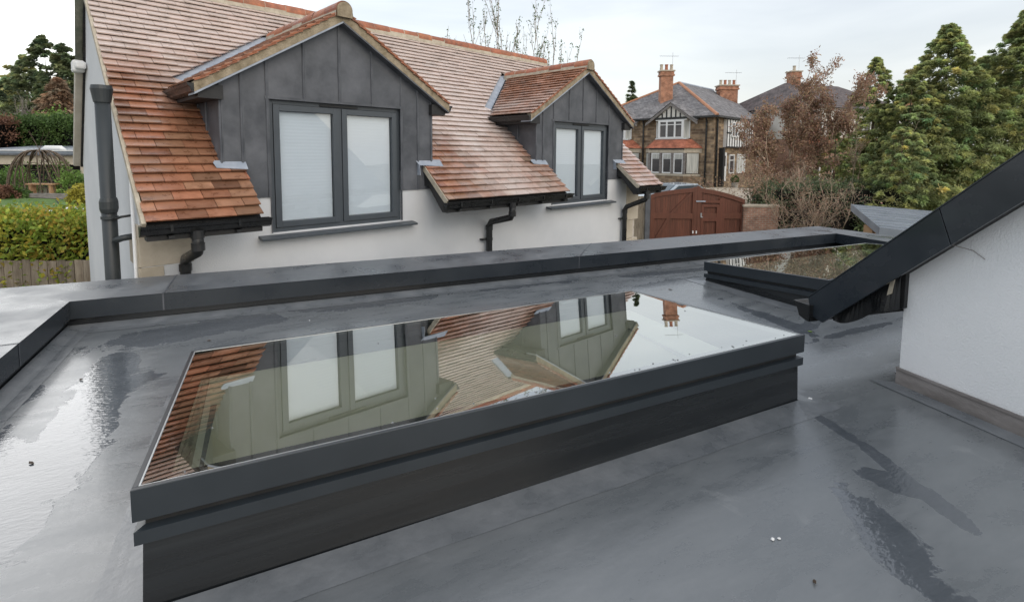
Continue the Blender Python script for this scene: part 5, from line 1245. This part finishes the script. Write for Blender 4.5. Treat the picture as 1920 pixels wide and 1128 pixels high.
def far_house():
    hs = empty('stone_semi_house', Cn+FD*5.8+SD*6.5+np.array([0, 0, -.3]), 'stone semi-detached house with slate hip roof, white bay windows and red brick chimneys', 'house')
    T = lambda s, d, z: Cn+FD*s+SD*d+np.array([0, 0, z])      # s along front to the left, d back
    z0, ze = -.6, 5.25; Wd, Dp = 11.6, 13.0; hw = 5.8
    q = MB(T); q.autouv = 1; q.box(0, Wd, 0, Dp, z0, ze); q.build('wall', M['stonebrick'], hs)
    # roof
    ov = .35; zr = ze+3.5
    q = MB(T); q.autouv = 1; E = [(-ov, -ov, ze), (Wd+ov, -ov, ze), (Wd+ov, Dp, ze), (-ov, Dp, ze)]; R1, R2 = (hw, hw, zr), (hw, Dp, zr)
    q.quad(E[0], E[1], R1); q.quad(E[0], R1, R2, E[3]); q.quad(E[1], E[2], R2, R1); q.quad(E[3], R2, E[2]); q.quad(*E); rf = q.build('roof', M['slate'], hs)
    q = MB(T); q.tube([E[0], R1], .13, 6); q.tube([E[1], R1], .13, 6); q.build('hip_tiles', M['orange'], rf); q = MB(T); q.tube([R1, R2], .12, 6); q.build('ridge_tiles', M['lead_light'], rf)
    q = MB(T); q.box(-ov-.1, Wd+ov, -ov-.12, -ov, ze-.14, ze+.0); q.box(-ov-.12, -ov, -ov, Dp, ze-.14, ze); q.build('gutter', M['black'], hs)
    def window(s0, s1, z0, z1, d, mull, trans, parent, nm='window', glass='cdark', axis=0, fw=.09):
        TT = T if axis == 0 else (lambda x, y, z: Cn+SD*x+FD*y+np.array([0, 0, z]))
        w_ = MB(TT); w_.ring(s0, s1, z0, z1, fw, d-.05, d+.05)
        for i in range(1, mull): x = s0+(s1-s0)*i/mull; w_.box(x-fw*.6, x+fw*.6, d-.045, d+.045, z0+fw, z1-fw)
        if trans: w_.box(s0+fw, s1-fw, d-.04, d+.04, z0+(z1-z0)*trans-.03, z0+(z1-z0)*trans+.03)
        o = w_.build(nm, M['white'], parent); g_ = MB(TT); g_.box(s0+.03, s1-.03, d+.0, d+.02, z0+.03, z1-.03); g_.build('pane', M[glass], o); return o
    # two bays (right one fully seen)
    for bc, full in ((3.25, True), (8.35, False)):
        # lower canted bay in ashlar
        bd = 1.0; hb_ = 2.35; tb = 1.45
        q = MB(T); q.autouv = 1
        P = [(bc-hb_, 0), (bc-tb, -bd), (bc+tb, -bd), (bc+hb_, 0)]
        def skinb(z_a, z_b, P, out=0, mm='stonebrick', nm='bay', par=hs):
            q = MB(T); q.autouv = 1; n_ = len(P); q.prism([(x, y, z_a) for x, y in P], (0, 0, z_b-z_a)); return q.build(nm, M[mm], par)
        by = skinb(-.6, .75, P, nm='bay_window')
        skinb(.75, .9, [(x, y-.03) for x, y in P], mm='stone', nm='sill', par=by); skinb(2.50, 2.85, P, mm='stone', nm='lintel', par=by)
        skinb(.9, 2.5, [(bc-hb_+.25, 0), (bc-tb+.1, -bd+.15), (bc+tb-.1, -bd+.15), (bc+hb_-.25, 0)], mm='cdark', nm='bay_glass', par=by)
        for i in range(3):
            s0 = bc-tb+.08+i*(2*tb-.08)/3; s1 = s0+(2*tb-.08)/3-.16
            w_ = window(s0, s1, .92, 2.48, -bd+.08, 1, .72, by, 'sash_window', 'cdark'); k = MB(T); k.box(s0+.1, s1-.1, -bd+.04, -bd+.06, 2.02, 2.40); k.build('roller_blind', M['curtain'], w_)
        for x in (bc-tb, bc-tb+(2*tb)/3, bc-tb+(4*tb)/3, bc+tb): k = MB(T); k.box(x-.09, x+.09, -bd-.02, -bd+.14, .9, 2.5); k.build('stone_mullion', M['flash'], by)
        for sg in (-1, 1): k = MB(T); a_, b_ = bc+sg*(tb+.15), bc+sg*(hb_-.15); k.prism([(a_, -bd+.18, .95), (b_, -.12, .95), (b_, -.12, 2.45), (a_, -bd+.18, 2.45)], (0, -.03, 0)); k.build('side_light', M['curtain'], by)
        k = MB(T); k.box(bc-tb, bc+tb, -bd-.06, -bd, 2.75, 2.86); k.build('gutter', M['black'], by)
        # tiled skirt roof
        q = MB(T); q.autouv = 1; z_a, z_b = 2.86, 3.55; o = .12
        q.quad((bc-tb-o, -bd-o, z_a), (bc+tb+o, -bd-o, z_a), (bc+tb-.15, -.35, z_b), (bc-tb+.15, -.35, z_b))
        for sg in (-1, 1): q.quad((bc+sg*(tb+o), -bd-o, z_a), (bc+sg*(hb_+o), 0, z_a), (bc+sg*(tb+.1), 0, z_b), (bc+sg*(tb-.15), -.35, z_b))
        q.build('bay_roof', M['redtile'], by)
        # upper bay window
        ub = MB(T); ub.box(bc-1.3, bc+1.3, -.42, 0, 3.55, 3.62); ubo = ub.build('upper_bay', M['white'], hs); ub = MB(T); ub.box(bc-1.3, bc+1.3, -.42, 0, 5.0, 5.1); ub.build('bay_head', M['white'], ubo)
        window(bc-1.0, bc+1.0, 3.62, 5.0, -.40, 3, .76, ubo, 'casement', 'cdark', fw=.11)
        for sg in (-1, 1): k = MB(T); k.prism([(bc+sg*1.02, -.40, 3.62), (bc+sg*1.38, -.04, 3.62), (bc+sg*1.38, -.04, 5.0), (bc+sg*1.02, -.40, 5.0)], (0, .03, 0)); k.build('side_casement', M['curtain'], ubo)
        for sg in (-1, 1):
            for x in (1.02, 1.36): k = MB(T); y_ = -.42 if x < 1.1 else -.06; k.box(bc+sg*x-.05, bc+sg*x+.05, y_-.02, y_+.04, 3.62, 5.0); k.build('corner_post', M['white'], ubo)
        # gable over the bay
        gz0, gz1, gh = 4.85, 6.35, 2.15
        gt = MB(T); gt.prism([(bc-1.35, -.40, 5.1), (bc+1.35, -.40, 5.1), (bc+.1, -.40, 6.1), (bc-.1, -.40, 6.1)], (0, .15, 0)); gt = gt.build('gable', M['timbw'], hs)
        for x, h_ in ((-.75, .45), (-.38, .72), (0, .95), (.38, .72), (.75, .45)): k = MB(T); k.box(bc+x-.05, bc+x+.05, -.44, -.402, 5.1, 5.1+h_); k.build('timber_stud', M['blackrough'], gt)
        k = MB(T); k.box(bc-1.3, bc+1.3, -.445, -.402, 5.08, 5.18); k.build('timber_beam', M['blackrough'], gt)
        for sg in (-1, 1):
            k = MB(T); k.prism([(bc, -.55, gz1), (bc+sg*gh, -.55, gz0), (bc+sg*gh, -.55, gz0-.22), (bc, -.55, gz1-.24)], (0, .12, 0)); k.build('bargeboard', M['flash'], gt)
            k = MB(T); k.autouv = 1; k.quad((bc, -.6, gz1+.03), (bc+sg*gh, -.6, gz0+.03), (bc+sg*gh, .6, gz0+.5), (bc, 2.3, gz1+.03)); k.build('gable_roof', M['slate'], gt)
    for s_ in (.55, 5.8): k = MB(T); k.tube([(s_, -.1, ze-.3), (s_, -.1, -.2)], .07, 6); k.tube([(s_, -.25, ze-.1), (s_, -.1, ze-.45)], .07, 6); k.build('downpipe', M['black'], hs)
    # side wall: half timbered oriel, door, windows
    TS = lambda x, y, z: Cn+SD*x+FD*y+np.array([0, 0, z])     # x back along side, y into the house
    k = MB(TS); k.box(1.7, 7.3, -.25, 0, 2.95, 5.1); orl = k.build('half_timbered_bay', M['white'], hs)
    for x in list(np.linspace(1.75, 7.25, 12)): k = MB(TS); k.box(x-.035, x+.035, -.29, -.252, 3.0, 5.05); k.build('timber_stud', M['blackrough'], orl)
    for zz in (2.92, 4.0, 5.06): k = MB(TS); k.box(1.68, 7.32, -.30, -.253, zz, zz+.10); k.build('timber_beam', M['blackrough'], orl)
    window(2.5, 3.6, 3.75, 4.9, -.31, 2, .7, orl, 'casement', axis=1); window(4.7, 5.9, 3.5, 4.9, -.31, 2, .7, orl, 'casement', axis=1)
    k = MB(TS); k.box(1.35, 2.4, -.05, .05, .35, 2.55); dr = k.build('front_door', M['white'], hs); k = MB(TS); k.box(1.6, 2.15, -.08, -.052, 1.5, 2.3); k.build('door_glass', M['cdark'], dr)
    k = MB(TS); k.box(1.0, 1.3, -.35, .0, .0, 2.9); k.build('porch_post', M['blackrough'], hs)
    window(2.9, 3.9, .9, 2.4, -.03, 1, .7, hs, 'window', axis=1); window(4.5, 6.2, .9, 2.45, -.03, 3, 0, hs, 'window', 'curtain', axis=1)
    window(8.9, 9.6, 1.2, 2.3, -.03, 1, 0, hs, 'window', axis=1)
    for x in (.25, 9.9): k = MB(TS); k.tube([(x, -.12, ze-.2), (x, -.12, -.2)], .08, 6); k.build('downpipe', M['black'], hs)
    # chimneys
    chimney(hs, at(1248, 178, 43), .50, .34, 1.9, RH, FH, 3)
    chimney(hs, at(1362, 197, 49), .84, .5, 1.75, RH, FH, 4)
far_house()
pt = empty('door_planter', Cn+SD*2.0-FD*.8+np.array([0, 0, 0]), 'small green bush in a pale pot by the stone house door', 'planter'); b = Cn+SD*1.7-FD*1.0+np.array([0, 0, -.1])
q = MB(); q.tube([b, b+np.array([0, 0, .4])], [.22, .28], 10); q.build('pot', M['concrete'], pt)
r = np.random.default_rng(3); v = nrm(r.normal(size=(350, 3))); P, Fc = leaves(b+np.array([0, 0, .62])+v*.28, v+r.normal(0, .5, v.shape), .12, .08, r); meshobj('foliage', P, Fc, M['privet'], pt, np.ones((350, 3))*r.normal(1, .2, (350, 1)))

# second house behind the brown trees
M['slate2'] = brickmat('brown_slate_roof', (.10, .085, .085), (.16, .13, .125), (.06, .05, .05), 1, .3, .22, .5, ms=.012)
def white_house():
    b0 = at(1600, 300, 44); b0 = np.array([b0[0], b0[1], G_at(1600, 44)[2]]); X = RH*.94+FH*.34; Y = FH*.94-RH*.34
    T = lambda x, y, z: b0+X*x+Y*y+np.array([0, 0, z]); hs = empty('white_semi_house', b0, 'white rendered and red brick house with dark roof behind the brown trees', 'house')
    ze = zpx(1560, 205, 44)-b0[2]; zm = zpx(1560, 262, 44)-b0[2]
    q = MB(T); q.autouv = 1; q.box(-6.3, 6.3, 0, 9, -.5, zm); q.build('ground_floor_wall', M['brick'], hs)
    q = MB(T); q.box(-6.3, 6.3, .0, 9, zm, ze); wl_ = q.build('upper_wall', M['timbw'], hs)
    q = MB(T); q.autouv = 1; q.quad((-6.5, -.8, zm-.4), (6.5, -.8, zm-.4), (6.5, 0, zm+.15), (-6.5, 0, zm+.15)); q.build('pent_roof', M['redtile'], hs)
    q = MB(T); q.autouv = 1; zr = zpx(1540, 160, 48)-b0[2]; E = [(-6.7, -.4, ze), (6.7, -.4, ze), (6.7, 9.4, ze), (-6.7, 9.4, ze)]; R1, R2 = (-3.2, 4.5, zr), (3.4, 4.5, zr)
    q.quad(E[0], E[1], R2, R1); q.quad(E[1], E[2], R2); q.quad(E[2], E[3], R1, R2); q.quad(E[3], E[0], R1); q.quad(*E); q.build('roof', M['slate2'], hs)
    for x in (-4.8, -1.6, 1.8, 4.6):
        w_ = MB(T); w_.ring(x-.9, x+.9, zm+.7, ze-.25, .1, -.06, .03); w_.box(x-.04, x+.04, -.05, .02, zm+.8, ze-.35); w_ = w_.build('window', M['white'], hs); g_ = MB(T); g_.box(x-.85, x+.85, -.02, -.004, zm+.75, ze-.3); g_.build('pane', M['cdark'], w_)
        w_ = MB(T); w_.ring(x-.9, x+.9, .8, 2.3, .1, -.06, .03); w_ = w_.build('window', M['white'], hs); g_ = MB(T); g_.box(x-.85, x+.85, -.02, -.004, .85, 2.25); g_.build('pane', M['cdark'], w_)
    for x in (-6.1, -3.3, .1, 3.2, 6.1): q = MB(T); q.box(x-.07, x+.07, -.03, -.004, zm+.3, ze); q.build('timber_stud', M['blackrough'], wl_)
    chimney(hs, at(1486, 190, 47), .42, .42, 2.6, RH, FH, 1); chimney(hs, at(1700, 190, 47), .42, .42, 1.8, RH, FH, 2, aer=False)
white_house()
